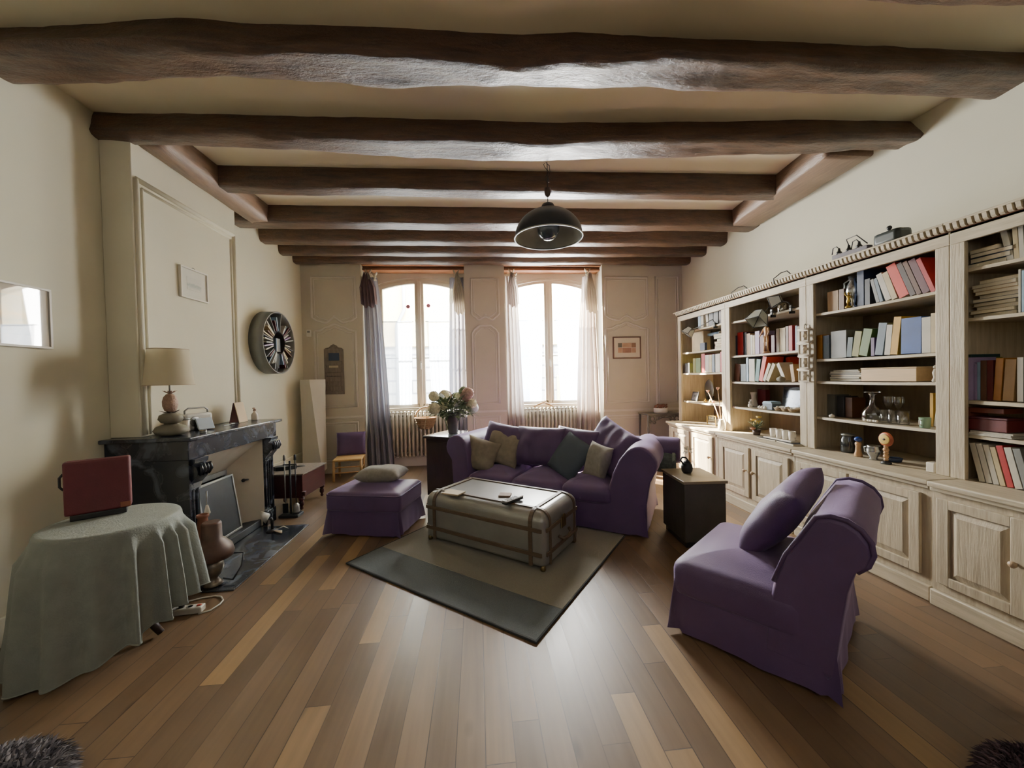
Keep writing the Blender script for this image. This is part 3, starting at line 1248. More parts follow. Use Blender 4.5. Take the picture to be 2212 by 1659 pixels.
cushion('cushion', 'purple back cushion behind the pair of beige pillows at the sofa left end', 'cushion', m_purple2, 1090, 956, .44, .58, .46, .2, lean=-22, roll=8, seed=1, wr=.022)
cushion('cushion', 'wide crumpled purple back cushion in the middle of the sofa', 'cushion', m_purple2, 1168, 964, .43, .62, .46, .22, lean=-20, roll=0, seed=2, wr=.025)
cushion('cushion', 'purple back cushion half hidden behind the slate pillow', 'cushion', m_purple2, 1245, 965, .47, .50, .42, .2, lean=-20, roll=6, seed=3, wr=.022)
cushion('cushion', 'tall lilac lit purple cushion slumped on the right end of the sofa back', 'cushion', m_purple2, 1322, 968, .48, .66, .52, .22, yaw=-22, lean=-30, roll=24, seed=5, wr=.025)
cushion('pillow', 'crumpled beige linen pillow against the left arm of the sofa', 'pillow', m_beige, 1036, 981, .18, .42, .38, .16, yaw=22, lean=-22, roll=18, seed=6, wr=.034)
cushion('pillow', 'beige linen pillow with upright corner leaning on the purple cushions', 'pillow', m_beige, 1088, 968, .36, .44, .40, .15, lean=-24, roll=12, seed=7, wr=.02, yaw=6)
cushion('pillow', 'plain slate blue pillow tilted on the middle of the sofa', 'pillow', m_teal, 1231, 986, .34, .38, .46, .15, yaw=-8, lean=-26, roll=30, seed=8, wr=.008, pinch=.04)
cushion('pillow', 'small grey knitted pillow standing on a corner beside the right sofa arm', 'pillow', m_grey, 1291, 998, .28, .27, .38, .14, yaw=-20, lean=-14, roll=12, seed=9, wr=.022)
m_cloth = mat('patterned_shawl', '#5f6a66', rough=.9, var=.3, scale=40, bump=.3, bscale=150)
m_stripe = mat('shawl_edge', '#9aa79c', rough=.9, var=.15, scale=60)
c = on_sofa(1416, 962, .70)
sh = thing('folded_shawl', 'grey green patterned shawl folded over the right end of the sofa back', 'shawl', c, R(-31))


def shawl_fn(u, v):
    x = lerp(-.20, .20, u)
    a = lerp(-70, 150, v)
    r = .148 + .008 * noise.noise(Vector((u * 5, v * 5, 1)))
    return (x, r * math.sin(R(a)) * -1 + .035, r * math.cos(R(a)) - .135)


MB().grid(shawl_fn, 18, 24).build('cloth', m_cloth, sh, smooth=True)
for xx in (-.19, .165):
    MB().grid(lambda u, v: (xx + .025 * u, shawl_fn(.5, v)[1] * 1.02, shawl_fn(.5, v)[2] * 1.02 + .006), 3, 24).build('woven_edge', m_stripe, sh, smooth=True)

# ---- ottoman
ot = thing('ottoman', 'square purple footstool with piped top and hanging skirt, between fireplace and trunk', 'ottoman', (-1.03, 3.86, 0), R(-14))
skirt(MB(), .345, .25, .02, .30, .045, seed=5).build('skirt', m_purple, ot)
o_ = MB()
cushion_block(o_, -.375, .375, -.275, .275, .235, .415, crown=.03, r=.05)
o_.build('cushion_top', m_purple, ot)
pt = MB().tube([(p[0], p[1], .385) for p in rrect(.372, .272, .05, 5)], .007, 6, closed=True)
pt.build('piping', m_purple2, ot)
MB().box(-.33, .33, -.235, .235, .05, .25, bev=.01).build('frame', m_purple, ot)
c = at_z(818, 1018, .50)
o = MB().pillow(.46, .36, .15, seed=21, wr=.01).build('pillow', m_grey, None, smooth=True)
o.matrix_world = Matrix.Translation((-.99, 3.95, .505)) @ Matrix.Rotation(R(-8), 4, 'Z') @ Matrix.Rotation(R(88), 4, 'X')
s = o.modifiers.new('sub', 'SUBSURF')
s.levels = s.render_levels = 1
tag(o, 'pale grey woven pillow lying flat on the purple footstool', 'pillow')

# ---- slipper chair: local x across, +y to its front; origin at front left corner
ch = thing('slipper_chair', 'purple armless slipper chair with rolled back and skirt, beside the bookcase', 'armchair', (1.06, 2.04, 0), R(39))
CW, CD = .83, .80
skirt(MB(), CW / 2 - .01, .345, .02, .30, .032, CW / 2, -.362, seed=9).build('skirt', m_purple, ch)
MB().box(.05, CW - .05, -.68, -.05, .05, .28, bev=.02).build('frame', m_purple, ch)
o_ = MB()
cushion_block(o_, -.005, CW + .005, -.62, .0, .215, .41, crown=.055, r=.06)
o_.build('seat', m_purple, ch)
bb = MB()
prof = [(-.44, .08), (-.455, .30), (-.485, .46), (-.535, .60), (-.585, .69)] + [(-.71 + .125 * math.cos(R(a)), .70 + .12 * math.sin(R(a))) for a in (60, 85, 110, 135, 160, 185, 210, 235)] + [(-.755, .50), (-.73, .34), (-.70, .08)]
extrude_prof(bb, prof, .0, CW, 'X', n=12, seed=15, inset=.04, bulge=.008)
bb.build('back', m_purple, ch)
for xx_ in (.012, CW - .012):
    MB().tube([(xx_, p[0], p[1]) for p in prof[2:-3]], .011, 6).build('piping', m_purple2, ch)
o = MB().pillow(.56, .50, .19, seed=31, wr=.012, pinch=.05).build('cushion', m_purple2, None, smooth=True)
o.matrix_world = Matrix.Translation((1.06, 2.04, 0)) @ Matrix.Rotation(R(39), 4, 'Z') @ Matrix.Translation((.50, -.43, .655)) @ Matrix.Rotation(R(34), 4, 'X') @ Matrix.Rotation(R(-8), 4, 'Y')
s = o.modifiers.new('sub', 'SUBSURF')
s.levels = s.render_levels = 1
tag(o, 'purple square cushion leaning on the back of the slipper chair', 'cushion')

# ---- small cabinets at both ends of the sofa
m_dark = mat('dark_stained_wood', '#2a1c1d', rough=.4, var=.25, scale=6, stretch=(6, 6, 1))
m_slate = mat('dark_slate_wood', '#3c3a35', rough=.5, var=.2, scale=7, stretch=(1, 6, 1))
m_gtop = mat('glass_top', '#8d9aa3', rough=.08, var=.03, metal=.0, coat=1, spec=.8)
PR = at_z(1468, 1041, .56)
st = thing('side_table', 'dark square box table with pale top between sofa and slipper chair', 'side table', (PR.x + .03, PR.y - .01, 0), R(-4))
w_ = .37
d_ = .46
MB().box(.012, w_ - .012, .012, d_ - .012, .05, .535, bev=.006).build('cabinet_body', m_slate, st)
MB().box(0, w_, 0, d_, .535, .56, bev=.005).build('table_top', mat('grey_oak_top', '#857a63', rough=.35, var=.12, scale=6, stretch=(1, 8, 1)), st)
MB().box(.03, w_ - .03, .03, d_ - .03, 0, .05).build('plinth', m_black, st)
# left one carries the flowers
PL = at_z(922, 1076, 0)
lt = thing('side_cabinet', 'dark wood cabinet with glass top under the flowers, left of the sofa', 'cabinet', (PL.x, PL.y, 0), R(-31))
MB().box(.01, .43, .0, .50, .04, .735, bev=.006).build('cabinet_body', m_dark, lt)
MB().box(.03, .41, -.008, .004, .10, .70, bev=.004).build('door', m_dark, lt)
MB().box(-.02, .445, -.025, .52, .735, .76, bev=.008).build('table_top', m_dark, lt)
MB().box(-.012, .438, -.018, .512, .7605, .768, bev=.002).build('glass_plate', m_gtop, lt)
MB().box(.04, .40, .03, .47, 0, .045).build('plinth', m_black, lt)
# ================================================================== limed oak bookcases along the right wall
def oak(name, c1, c2, ax):
    st_ = {'z': (9, 9, .8), 'y': (9, .8, 9)}[ax]
    return mat(name, c1, rough=.55, col2=c2, scale=5, stretch=st_, bump=.12, bscale=14, detail=6)


m_oakz = oak('limed_oak_upright', '#a09279', '#bbae94', 'z')
m_oaky = oak('limed_oak_rail', '#a4977e', '#bfb399', 'y')
m_oakin = mat('bookcase_back_shaded', '#6a5a49', rough=.8, col2='#7b6953', scale=5, stretch=(6, 6, .8))  # back panels coloured darker to carry the shade inside the shelves
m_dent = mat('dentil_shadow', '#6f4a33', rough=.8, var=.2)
m_knob = mat('wooden_knob', '#a98f70', rough=.4, var=.1)

BF, CF, UF, BW = 2.78, 2.752, 2.95, 3.495     # base front, counter edge, upper front, back at the wall
CZ = .762
SEAMS = [5.33, 4.19, 3.11, 2.085, .95]
SHELVES = [[2.06, 1.755, 1.46, 1.062], [2.045, 1.648, 1.346, 1.056], [1.952, 1.553, 1.36, 1.048], [2.05, 1.75, 1.25, 1.043]]
UPS = [(5.36, 4.285), (4.285, 3.165), (3.165, 2.125), (2.125, .93)]
which = ['far end unit by the windows', 'second unit from the windows', 'third unit from the windows', 'nearest unit at the photo edge']


def raised_door(root, y0, y1, z0, z1, x=BF, knob=None, ajar=0):
    """panelled door between y0 > y1 on the base front"""
    d = MB()
    t = .022
    d.box(x - t, x - .001, y1 + .0595, y0 - .0595, z0, z0 + .055, bev=.003)
    d.box(x - t, x - .001, y1 + .0595, y0 - .0595, z1 - .055, z1, bev=.003)
    d.box(x - t, x - .001, y1, y1 + .06, z0, z1, bev=.004)
    d.box(x - t, x - .001, y0 - .06, y0, z0, z1, bev=.004)
    o = d.build('door', m_oakz, root)
    p = MB()
    a0, a1, b0, b1 = y1 + .058, y0 - .058, z0 + .053, z1 - .053
    f = .04
    v = [(x - .006, a0, b0), (x - .006, a1, b0), (x - .006, a1, b1), (x - .006, a0, b1)]
    w = [(x - .02, a0 + f, b0 + f), (x - .02, a1 - f, b0 + f), (x - .02, a1 - f, b1 - f), (x - .02, a0 + f, b1 - f)]
    p.rings([[(x - .001, q[1], q[2]) for q in v], v, w], True, True, True, 0, False)
    p.build('door_panel', m_oakz, o)
    if knob is not None:
        MB().lathe([(.008, 0), (.007, -.012), (.016, -.018), (.018, -.028), (.012, -.036), (.001, -.038)], (x - t, knob, (z0 + z1) / 2 + .02), 12, axis='X').build('knob', m_knob, o)
    return o


DOORS = [[(5.23, 4.77, None), (4.73, 4.27, 4.31)], [(4.13, 3.665, 3.70), (3.62, 3.165, 3.585)], [(3.085, 2.62, None), (2.60, 2.145, None)], [(2.045, 1.665, 1.70), (1.64, 1.0, 1.5)]]
for k in range(4):
    ya, yb = SEAMS[k], SEAMS[k + 1]
    b = thing('base_cabinet', ['limed oak cupboard at the window end with doors struck by sunlight',
                               'limed oak base cupboard with two knobbed doors behind the side table',
                               'limed oak base cupboard with wide doors behind the slipper chair',
                               'limed oak base cupboard standing forward, nearest and cut by photo edge'][k], 'cupboard', (0, 0, 0), group='limed oak base cupboards')
    e = .015 if k == 3 else 0
    MB().box(BF - e, BW, yb + .004, ya - .004, .1, .735).build('carcass', m_oakz, b)
    MB().box(CF - .01 - e, BW, yb + .002, ya - .002 + (.03 if k == 0 else 0), .728, CZ, bev=.009).build('counter_top', m_oaky, b)
    MB().box(CF + .004 - e, BW, yb + .008, ya - .008, .705, .73, bev=.006).build('moulding', m_oaky, b)
    pl = MB().box(BF - .022 - e, BW, yb + .004, ya - .004 + (.012 if k == 0 else 0), 0, .098, bev=.008)
    pl.build('plinth', m_oaky, b)
    for (d0, d1, kn) in DOORS[k]:
        raised_door(b, d0, d1, .152, .668 + (.02 if k == 0 else 0), BF - e, kn)
    u = thing('bookcase', f'open limed oak bookcase with dentil cornice, {which[k]}', 'bookcase', (0, 0, 0), group='limed oak bookcases')
    y0, y1 = UPS[k]
    TOPO = 2.215
    MB().box(UF + .01, BW, y0 - .03, y0 - .002, CZ, 2.30).build('side_panel', m_oakz, u)
    MB().box(UF + .01, BW, y1 + .002, y1 + .03, CZ, 2.30).build('side_panel', m_oakz, u)
    MB().box(BW - .02, BW - .002, y1 + .03, y0 - .03, CZ, 2.30).build('back_panel', m_oakin, u)
    MB().box(UF, UF + .025, y0 - .075, y0 - .001, CZ, TOPO, bev=.004).build('stile', m_oakz, u)
    MB().box(UF, UF + .025, y1 + .001, y1 + .075, CZ, TOPO, bev=.004).build('stile', m_oakz, u)
    MB().box(UF, UF + .025, y1 + .001, y0 - .001, TOPO, 2.30, bev=.003).build('top_rail', m_oaky, u)
    MB().box(UF + .0, BW, y1 + .002, y0 - .002, 2.283, 2.30).build('top_board', m_oaky, u)
    MB().box(UF - .045, BW, y1 + .001, y0 - .001 + (.05 if k == 0 else 0), 2.338, 2.352, bev=.004).build('cornice', m_oaky, u)
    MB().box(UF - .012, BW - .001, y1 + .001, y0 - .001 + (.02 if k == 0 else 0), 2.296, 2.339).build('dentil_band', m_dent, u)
    dn = MB()
    n = int((y0 - y1) / .034)
    for i in range(n):
        yy = y1 + (y0 - y1) * (i + .5) / n
        dn.prism([(UF - .04, 2.338), (UF - .012, 2.338), (UF - .012, 2.298), (UF - .022, 2.298), (UF - .032, 2.308)], yy - .010, yy + .010, 'Y')
    dn.build('dentil', m_oaky, u)
    for z in SHELVES[k]:
        s = MB()
        sag = .006
        rs = []
        for i in range(9):
            t_ = i / 8
            dz = -sag * math.sin(PI * t_)
            yy = lerp(y0 - .031, y1 + .031, t_)
            rs.append([(UF + .027, yy, z - .02 + dz), (BW - .021, yy, z - .02 + dz), (BW - .021, yy, z + dz), (UF + .03, yy, z + dz)])
        s.rings(rs, True, True, True, 0, False)
        s.build('shelf', m_oaky, u)
    if k in (1, 2):      # carved pilaster cap strip between units
        pass


# ------------------------------------------------------------------ what stands on the shelves
def project_x(x, y, z):
    v = Vector((x, y, z)) - CPOS
    return 1106 + FPX * v.dot(_r) / v.dot(_f)


def y_at(px, z, x=3.02):
    lo, hi = .8, 6.2
    for _ in range(40):
        m_ = (lo + hi) / 2
        if project_x(x, m_, z) > px:
            lo = m_
        else:
            hi = m_
    return (lo + hi) / 2


CLR = {'white': '#cfcabd', 'cream': '#c6b899', 'red': '#9d2a26', 'dark red': '#5a1f24', 'maroon': '#4d2228', 'orange': '#c4562a', 'yellow': '#c9a52a', 'amber': '#a87a32',
       'tan': '#a08464', 'brown': '#5c4030', 'dark brown': '#3a2922', 'black': '#1d1c1e', 'charcoal': '#35363a', 'grey': '#7c7c78', 'blue grey': '#66727c', 'dark blue': '#22304a',
       'blue': '#27477f', 'pale blue': '#9fb4c6', 'teal': '#3d6b68', 'dark teal': '#253a3a', 'green': '#5e7248', 'olive': '#7c7a3c', 'dark green': '#2f4034', 'lilac': '#a695b0', 'pink': '#b7898c', 'purple': '#4c3458'}
m_pages = mat('paper_pages', '#d3c8ae', rough=.9, var=.08, scale=4, stretch=(1, 60, 1))


def _sat(c_, k_, s_=1.45):
    g_ = .3 * c_[0] + .59 * c_[1] + .11 * c_[2]
    return tuple(max(.004, (g_ + (x_ - g_) * s_) * k_) for x_ in c_)


def cmat(c):
    k_ = .72
    return mat('cover_' + c.replace(' ', '_'), _sat(rgb(CLR[c])[:3], k_), rough=.55, var=.15, scale=9)


def book_mesh(th, h, d):
    """spine towards -x; covers (0) with a page block (1)"""
    b = MB()
    cv = .0025
    b.box(0, d, 0, cv, 0, h)
    b.box(0, d, th - cv, th, 0, h)
    b.box(-.002, .003, 0, th, 0, h, bev=.0015)
    b.box(.003, d - .004, cv, th - cv, .004, h - .004, mi=1)
    return b


ORD = ['first', 'second', 'third', 'fourth', 'fifth', 'sixth', 'seventh', 'eighth', 'ninth', 'tenth', 'eleventh', 'twelfth', 'thirteenth', 'fourteenth', 'fifteenth', 'sixteenth', 'seventeenth', 'eighteenth']
CASE = ['farthest bookcase', 'second bookcase', 'third bookcase', 'nearest bookcase']
SHN = ['top shelf', 'second shelf', 'third shelf', 'fourth shelf', 'counter']


def books(case, shelf, items, x=3.0):
    """items: (px left, px right, height, colour[, lean deg (+ top to the right), depth, kind])"""
    z = CZ if shelf == 4 else SHELVES[case][shelf]
    z += .001
    tot = len(items)
    placed = []
    for i, it in enumerate(items):
        pa, pb, h, c = it[:4]
        lean = it[4] if len(it) > 4 else 0
        d = it[5] if len(it) > 5 else min(.22, h * .72)
        kind = it[6] if len(it) > 6 else 'book'
        xo = it[7] if len(it) > 7 else x
        ya, yb_ = y_at(pa, z + h / 2, xo), y_at(pb, z + h / 2, xo)
        th = max(.008, (ya - yb_) * .97 * math.cos(R(lean)))
        th *= .95

        def poly2(lean_, yy_):
            a_ = R(lean_)
            P_ = [(math.cos(a_) * y_ - math.sin(a_) * z_, math.sin(a_) * y_ + math.cos(a_) * z_) for y_, z_ in ((0, 0), (th, 0), (th, h), (0, h))]
            zm = min(p_[1] for p_ in P_)
            ym = (min(p_[0] for p_ in P_) + max(p_[0] for p_ in P_)) / 2
            return [(p_[0] - ym + yy_, p_[1] - zm) for p_ in P_]

        def hit(A_, B_):
            for Q in (A_, B_):
                for k_ in range(4):
                    ex_, ey_ = Q[(k_ + 1) % 4][0] - Q[k_][0], Q[(k_ + 1) % 4][1] - Q[k_][1]
                    pa_ = [-ey_ * p_[0] + ex_ * p_[1] for p_ in A_]
                    pb_ = [-ey_ * p_[0] + ex_ * p_[1] for p_ in B_]
                    if max(pa_) < min(pb_) + 1e-5 or max(pb_) < min(pa_) + 1e-5:
                        return False
            return True
        yy = (ya + yb_) / 2
        for it_ in range(90):
            P2 = poly2(lean, yy)
            bad = [q_ for q_ in placed if q_[1] == xo and hit(P2, q_[0])]
            if not bad:
                break
            yy -= .0012
        placed.append((poly2(lean, yy), xo))
        b = book_mesh(th, h, min(d, BW - .03 - xo))
        o = b.build(kind.replace(' ', '_'), [cmat(c), m_pages if 'binder' not in kind and 'file' not in kind else cmat(c)], None)
        # local y runs away from the window end; lean about x at its lower corner
        a = R(lean)
        w_half = th / 2 * math.cos(a)
        yc = yy + (h / 2) * math.sin(a)
        low = -abs(math.sin(a)) * th if lean < 0 else 0
        base = Matrix.Translation((xo, 0, 0))
        Mx = Matrix.Rotation(a, 4, 'X')
        # place so that the lowest point sits on the shelf
        pts = [Mx @ Vector((0, y_, z_)) for y_ in (0, th) for z_ in (0, h)]
        zmin = min(p.z for p in pts)
        ymid = (min(p.y for p in pts) + max(p.y for p in pts)) / 2
        o.matrix_world = Matrix.Translation((xo, yy - ymid, z - zmin)) @ Mx
        st_ = 'leaning ' if abs(lean) > 4 else ''
        where = f'{ORD[i]} from the left on the {SHN[shelf]}, {CASE[case]}'
        if shelf == 4:
            where = f'{ORD[i]} from left on counter of {CASE[case]}'
        tag(o, f'{st_}{c} {kind} {where}', kind.split()[-1], f'{kind}s on the {SHN[shelf]} of the {CASE[case]}' if tot > 1 else None)


def pile(case, shelf, px, w, d, layers, name, label, x=3.02, jit=.02):
    z = (CZ if shelf == 4 else SHELVES[case][shelf]) + .001
    y = y_at(px, z, x)
    for i, (t, c, s) in enumerate(layers):
        b = MB()
        b.box(0, d * s, -w * s / 2, w * s / 2, 0, .002).box(0, d * s, -w * s / 2, w * s / 2, t - .003, t - .001).box(.004, d * s - .003, -w * s / 2 + .002, w * s / 2 - .003, .002, t - .003, mi=1)
        o = b.build(name, [cmat(c), m_pages], None, loc=(x + random.uniform(0, jit), y + random.uniform(-jit, jit), z), rotz=R(random.uniform(-4, 4)))
        z += t
        pos = 'lowest' if i == 0 else ('topmost' if i == len(layers) - 1 else f'{ORD[i]} from the bottom')
        tag(o, f'{c} {name.replace("_", " ")} {pos} in {label}', name.split('_')[-1], f'{name.replace("_", " ")}s in {label}')
    return z


# farthest bookcase
books(0, 0, [(1508, 1514, .20, 'pale blue'), (1514, 1520, .2, 'white'), (1525, 1530, .2, 'white', -6), (1531, 1541, .17, 'charcoal'), (1541, 1552, .19, 'black'), (1553, 1560, .16, 'dark brown')])
books(0, 2, [(1479, 1490, .14, 'charcoal'), (1497, 1503, .2, 'olive'), (1503, 1514, .2, 'green'), (1515, 1523, .25, 'red'), (1523, 1532, .23, 'white'), (1532, 1538, .23, 'cream'), (1538, 1544, .23, 'blue grey'), (1545, 1556, .23, 'white'), (1556, 1562, .25, 'red')])
o_ = None
books(0, 1, [(1494, 1521, .27, 'cream', 0, .10, 'magazine file')], x=3.05)
books(0, 1, [(1512, 1523, .10, 'dark blue', 0, .03, 'small box')], x=2.99)
zt = pile(0, 1, 1552, .17, .24, [(.035, 'pink', 1), (.03, 'cream', .95), (.03, 'pink', 1), (.035, 'green', .9), (.03, 'pale blue', .95), (.03, 'olive', .9)], 'book', 'the flat pile, farthest bookcase')
# second bookcase
books(1, 1, [(1585, 1593, .24, 'dark blue'), (1593, 1606, .27, 'red'), (1606, 1613, .26, 'black'), (1613, 1621, .24, 'tan'), (1621, 1626, .22, 'white'), (1626, 1631, .21, 'cream'), (1631, 1641, .25, 'lilac'), (1642, 1650, .2, 'dark red'),
              (1666, 1674, .18, 'maroon'), (1677, 1684, .24, 'white'), (1684, 1697, .24, 'cream'), (1697, 1704, .25, 'brown'), (1704, 1712, .25, 'red'), (1718, 1722, .24, 'pale blue'), (1722, 1727, .23, 'white')], x=3.06)
books(1, 2, [(1586, 1599, .2, 'brown', 8), (1600, 1612, .2, 'dark teal'), (1612, 1617, .27, 'pale blue'), (1618, 1631, .25, 'white'), (1632, 1641, .24, 'teal', 8), (1642, 1651, .27, 'orange', 14), (1653, 1660, .2, 'white', 24), (1661, 1669, .2, 'cream', 28),
              (1684, 1692, .2, 'white', -27), (1700, 1710, .25, 'orange', -8, .1, 'book', 3.22), (1708, 1716, .17, 'tan', -8)], x=3.02)
books(1, 3, [(1636, 1655, .19, 'dark red', 0, .05)], x=3.3)
# third bookcase
books(2, 0, [(1787, 1812, .17, 'tan', 0, .2), (1812, 1824, .17, 'brown'), (1851, 1867, .29, 'dark blue'), (1868, 1880, .2, 'charcoal'), (1880, 1888, .19, 'grey', -14), (1888, 1896, .19, 'blue grey', -14), (1897, 1911, .22, 'white', -18), (1912, 1926, .22, 'cream', -18),
              (1926, 1950, .265, 'orange', -20), (1950, 1964, .265, 'dark brown', -20), (1964, 1976, .265, 'brown', -20), (1976, 1994, .265, 'maroon', -20), (1994, 2006, .26, 'red', -20)], x=3.02)
books(2, 1, [(1764, 1777, .21, 'amber'), (1778, 1792, .2, 'blue grey'), (1794, 1830, .225, 'grey', 0, .2, 'magazine file'), (1830, 1842, .16, 'dark teal', 5), (1840, 1856, .2, 'olive', 9), (1848, 1868, .21, 'green', 12), (1868, 1876, .14, 'purple'), (1874, 1892, .24, 'blue grey', 8), (1888, 1901, .22, 'white', 5),
              (1898, 1914, .27, 'yellow', 6), (1914, 1958, .25, 'blue', 1, .24, 'box file'), (1960, 1980, .24, 'white', 0, .26, 'magazine file'), (1982, 2008, .26, 'cream', 0, .26, 'magazine file'), (2010, 2021, .25, 'pink')], x=3.0)
pile(2, 2, 1822, .28, .24, [(.02, 'charcoal', 1), (.015, 'black', .97), (.02, 'charcoal', 1.02), (.012, 'blue grey', .96), (.015, 'black', .92), (.012, 'charcoal', .8)], 'magazine', 'the flat dark stack, third bookcase')
books(2, 3, [(1786, 1804, .19, 'grey'), (1808, 1824, .18, 'charcoal'), (1826, 1842, .17, 'brown'), (2009, 2017, .23, 'yellow'), (2013, 2023, .22, 'white', 7)], x=3.12)
# nearest bookcase
zt2 = pile(3, 0, 2128, .19, .22, [(.03, 'dark green', 1), (.03, 'dark blue', .95), (.025, 'charcoal', .95), (.025, 'cream', .7)], 'book', 'the flat pile, nearest bookcase', x=3.0)
books(3, 0, [(2164, 2180, .26, 'white', -10, .2, 'binder'), (2184, 2196, .28, 'cream', -3, .2, 'binder'), (2197, 2209, .29, 'white', -2, .2, 'binder'), (2210, 2224, .29, 'grey', 0, .2, 'binder')], x=3.02)
pile(3, 1, 2147, .2, .24, [(.022, c, s) for c, s in (('grey', 1), ('cream', .97), ('white', 1.03), ('cream', .95), ('grey', 1.02), ('white', .96), ('cream', 1.04), ('tan', .98), ('white', 1.0), ('cream', .93))], 'newspaper', 'the tall paper stack, nearest bookcase')
books(3, 1, [(2200, 2206, .24, 'white'), (2207, 2222, .23, 'pale blue')], x=3.02)
books(3, 2, [(2079, 2084, .26, 'white', 0, .2, 'book', 2.985), (2084, 2090, .26, 'lilac', 0, .2, 'book', 2.985), (2090, 2099, .28, 'dark teal', 0, .2), (2099, 2104, .26, 'olive', 0, .2), (2104, 2111, .22, 'lilac'), (2111, 2118, .23, 'pale blue'), (2118, 2132, .24, 'brown'), (2132, 2146, .24, 'dark red'), (2148, 2166, .25, 'amber', 3),
              (2168, 2194, .24, 'tan', 3), (2197, 2212, .25, 'white'), (2213, 2228, .24, 'charcoal')], x=3.03)
books(3, 2, [(2108, 2160, .32, 'dark green', 0, .03, 'atlas')], x=3.36)
books(3, 3, [(2079, 2085, .15, 'dark green', 0), (2085, 2091, .14, 'white', 0)], x=3.03)
books(3, 4, [(2104, 2118, .23, 'white', -12, .22, 'binder'), (2119, 2133, .23, 'white', -12, .22, 'binder'), (2134, 2148, .23, 'white', -12, .22, 'binder'), (2149, 2162, .22, 'cream', -12, .22, 'binder'), (2163, 2179, .235, 'red', -12, .22, 'binder'), (2180, 2198, .23, 'white', -12, .22, 'binder'), (2199, 2218, .23, 'grey', -12, .22, 'binder')], x=2.99)
# ================================================================== fireplace and what stands around it
def marble_material():
    m, nt, out = newmat('black_marble')
    L = nt.links.new
    tc = N(nt, 'ShaderNodeTexCoord')
    a = N(nt, 'ShaderNodeTexNoise')
    a.inputs['Scale'].default_value = 4
    a.inputs['Detail'].default_value = 10
    a.inputs['Distortion'].default_value = 1.4
    L(tc.outputs['Object'], a.inputs['Vector'])
    r = N(nt, 'ShaderNodeValToRGB')
    e = r.color_ramp.elements
    e[0].position, e[0].color = .42, rgb('#1f242e')
    e[1].position, e[1].color = .62, rgb('#4a505c')
    q = e.new(.505)
    q.color = rgb('#20242d')
    q = e.new(.515)
    q.color = rgb('#44474e')
    q = e.new(.525)
    q.color = rgb('#23272f')
    L(a.outputs['Fac'], r.inputs['Fac'])
    p = N(nt, 'ShaderNodeBsdfPrincipled')
    p.inputs['Roughness'].default_value = .22
    L(r.outputs[0], p.inputs['Base Color'])
    L(p.outputs[0], out.inputs['Surface'])
    return m


m_marble = marble_material()
m_tile = mat('white_glazed_tile', '#cfc8b8', rough=.25, var=.06, scale=6)
m_iron = mat('black_iron', '#22262a', rough=.5, metal=.4, var=.2, scale=10)
m_zinc = mat('grey_metal_edge', '#8d8f8c', rough=.4, metal=.6, var=.15)
m_soot = mat('sooty_brick', '#1c1a19', rough=.95, var=.3)
FX = -2.13
fp = thing('fireplace', 'black veined marble fireplace with scrolled brackets and white tiled reveal on the left wall', 'fireplace', (-2.42, 3.61, 0))


def L2(mb):           # geometry is given in room coordinates, the thing stands at its base
    for v in mb.bm.verts:
        v.co -= Vector((-2.42, 3.61, 0))
    return mb


L2(MB().box(XL, -2.095, 2.955, 4.27, 1.035, 1.065, bev=.008)).build('mantel_shelf', m_marble, fp)
L2(MB().box(XL, FX - .01, 3.0, 4.225, .89, 1.036, bev=.004)).build('frieze', m_marble, fp)
L2(MB().box(XL, FX - .012, 3.0, 3.02, 0, .89)).build('side_panel', m_marble, fp)
L2(MB().box(XL, FX - .05, 4.205, 4.225, 0, .89)).build('side_panel', m_marble, fp)
for ya, yb in ((3.02, 3.17), (4.055, 4.205)):
    p = MB()
    p.box(FX - .17, FX - .06, ya, yb, .14, .70, bev=.006)
    for i in range(3):
        p.box(FX - .065, FX - .045, ya + .02 + i * .042, ya + .044 + i * .042, .18, .66, bev=.008)
    p.box(FX - .19, FX - .03, ya - .01, yb + .01, 0, .145, bev=.006)
    po = L2(p).build('pilaster', m_marble, fp)
    c = MB()
    prof = [(FX - .17, .60), (FX - .065, .60), (FX - .045, .66), (FX - .03, .70), (FX + .0, .735), (FX + .03, .775), (FX + .032, .80), (FX + .022, .83), (FX - .005, .845), (FX + .015, .86), (FX + .02, .89), (FX - .17, .89)]
    c.prism([(q[0], q[1]) for q in prof], ya + .005, yb - .005, 'Y')
    for i in range(4):
        c.tube([(FX + .036, ya + .03 + i * .033, .85), (FX + .046, ya + .03 + i * .033, .80), (FX + .03, ya + .03 + i * .033, .76)], [.011, .014, .006], 8)
    L2(c).build('bracket', m_marble, po)
# reveal: tiles splaying back to the firebox
r_ = MB()
y0, y1, zt_ = 3.17, 4.055, .89
ia, ib, iz = 3.40, 3.86, .60
fx0, fx1 = FX - .06, -2.46


def quad(a, b, c, d, mb=r_):
    mb.face([mb._v(q) for q in (a, b, c, d)])


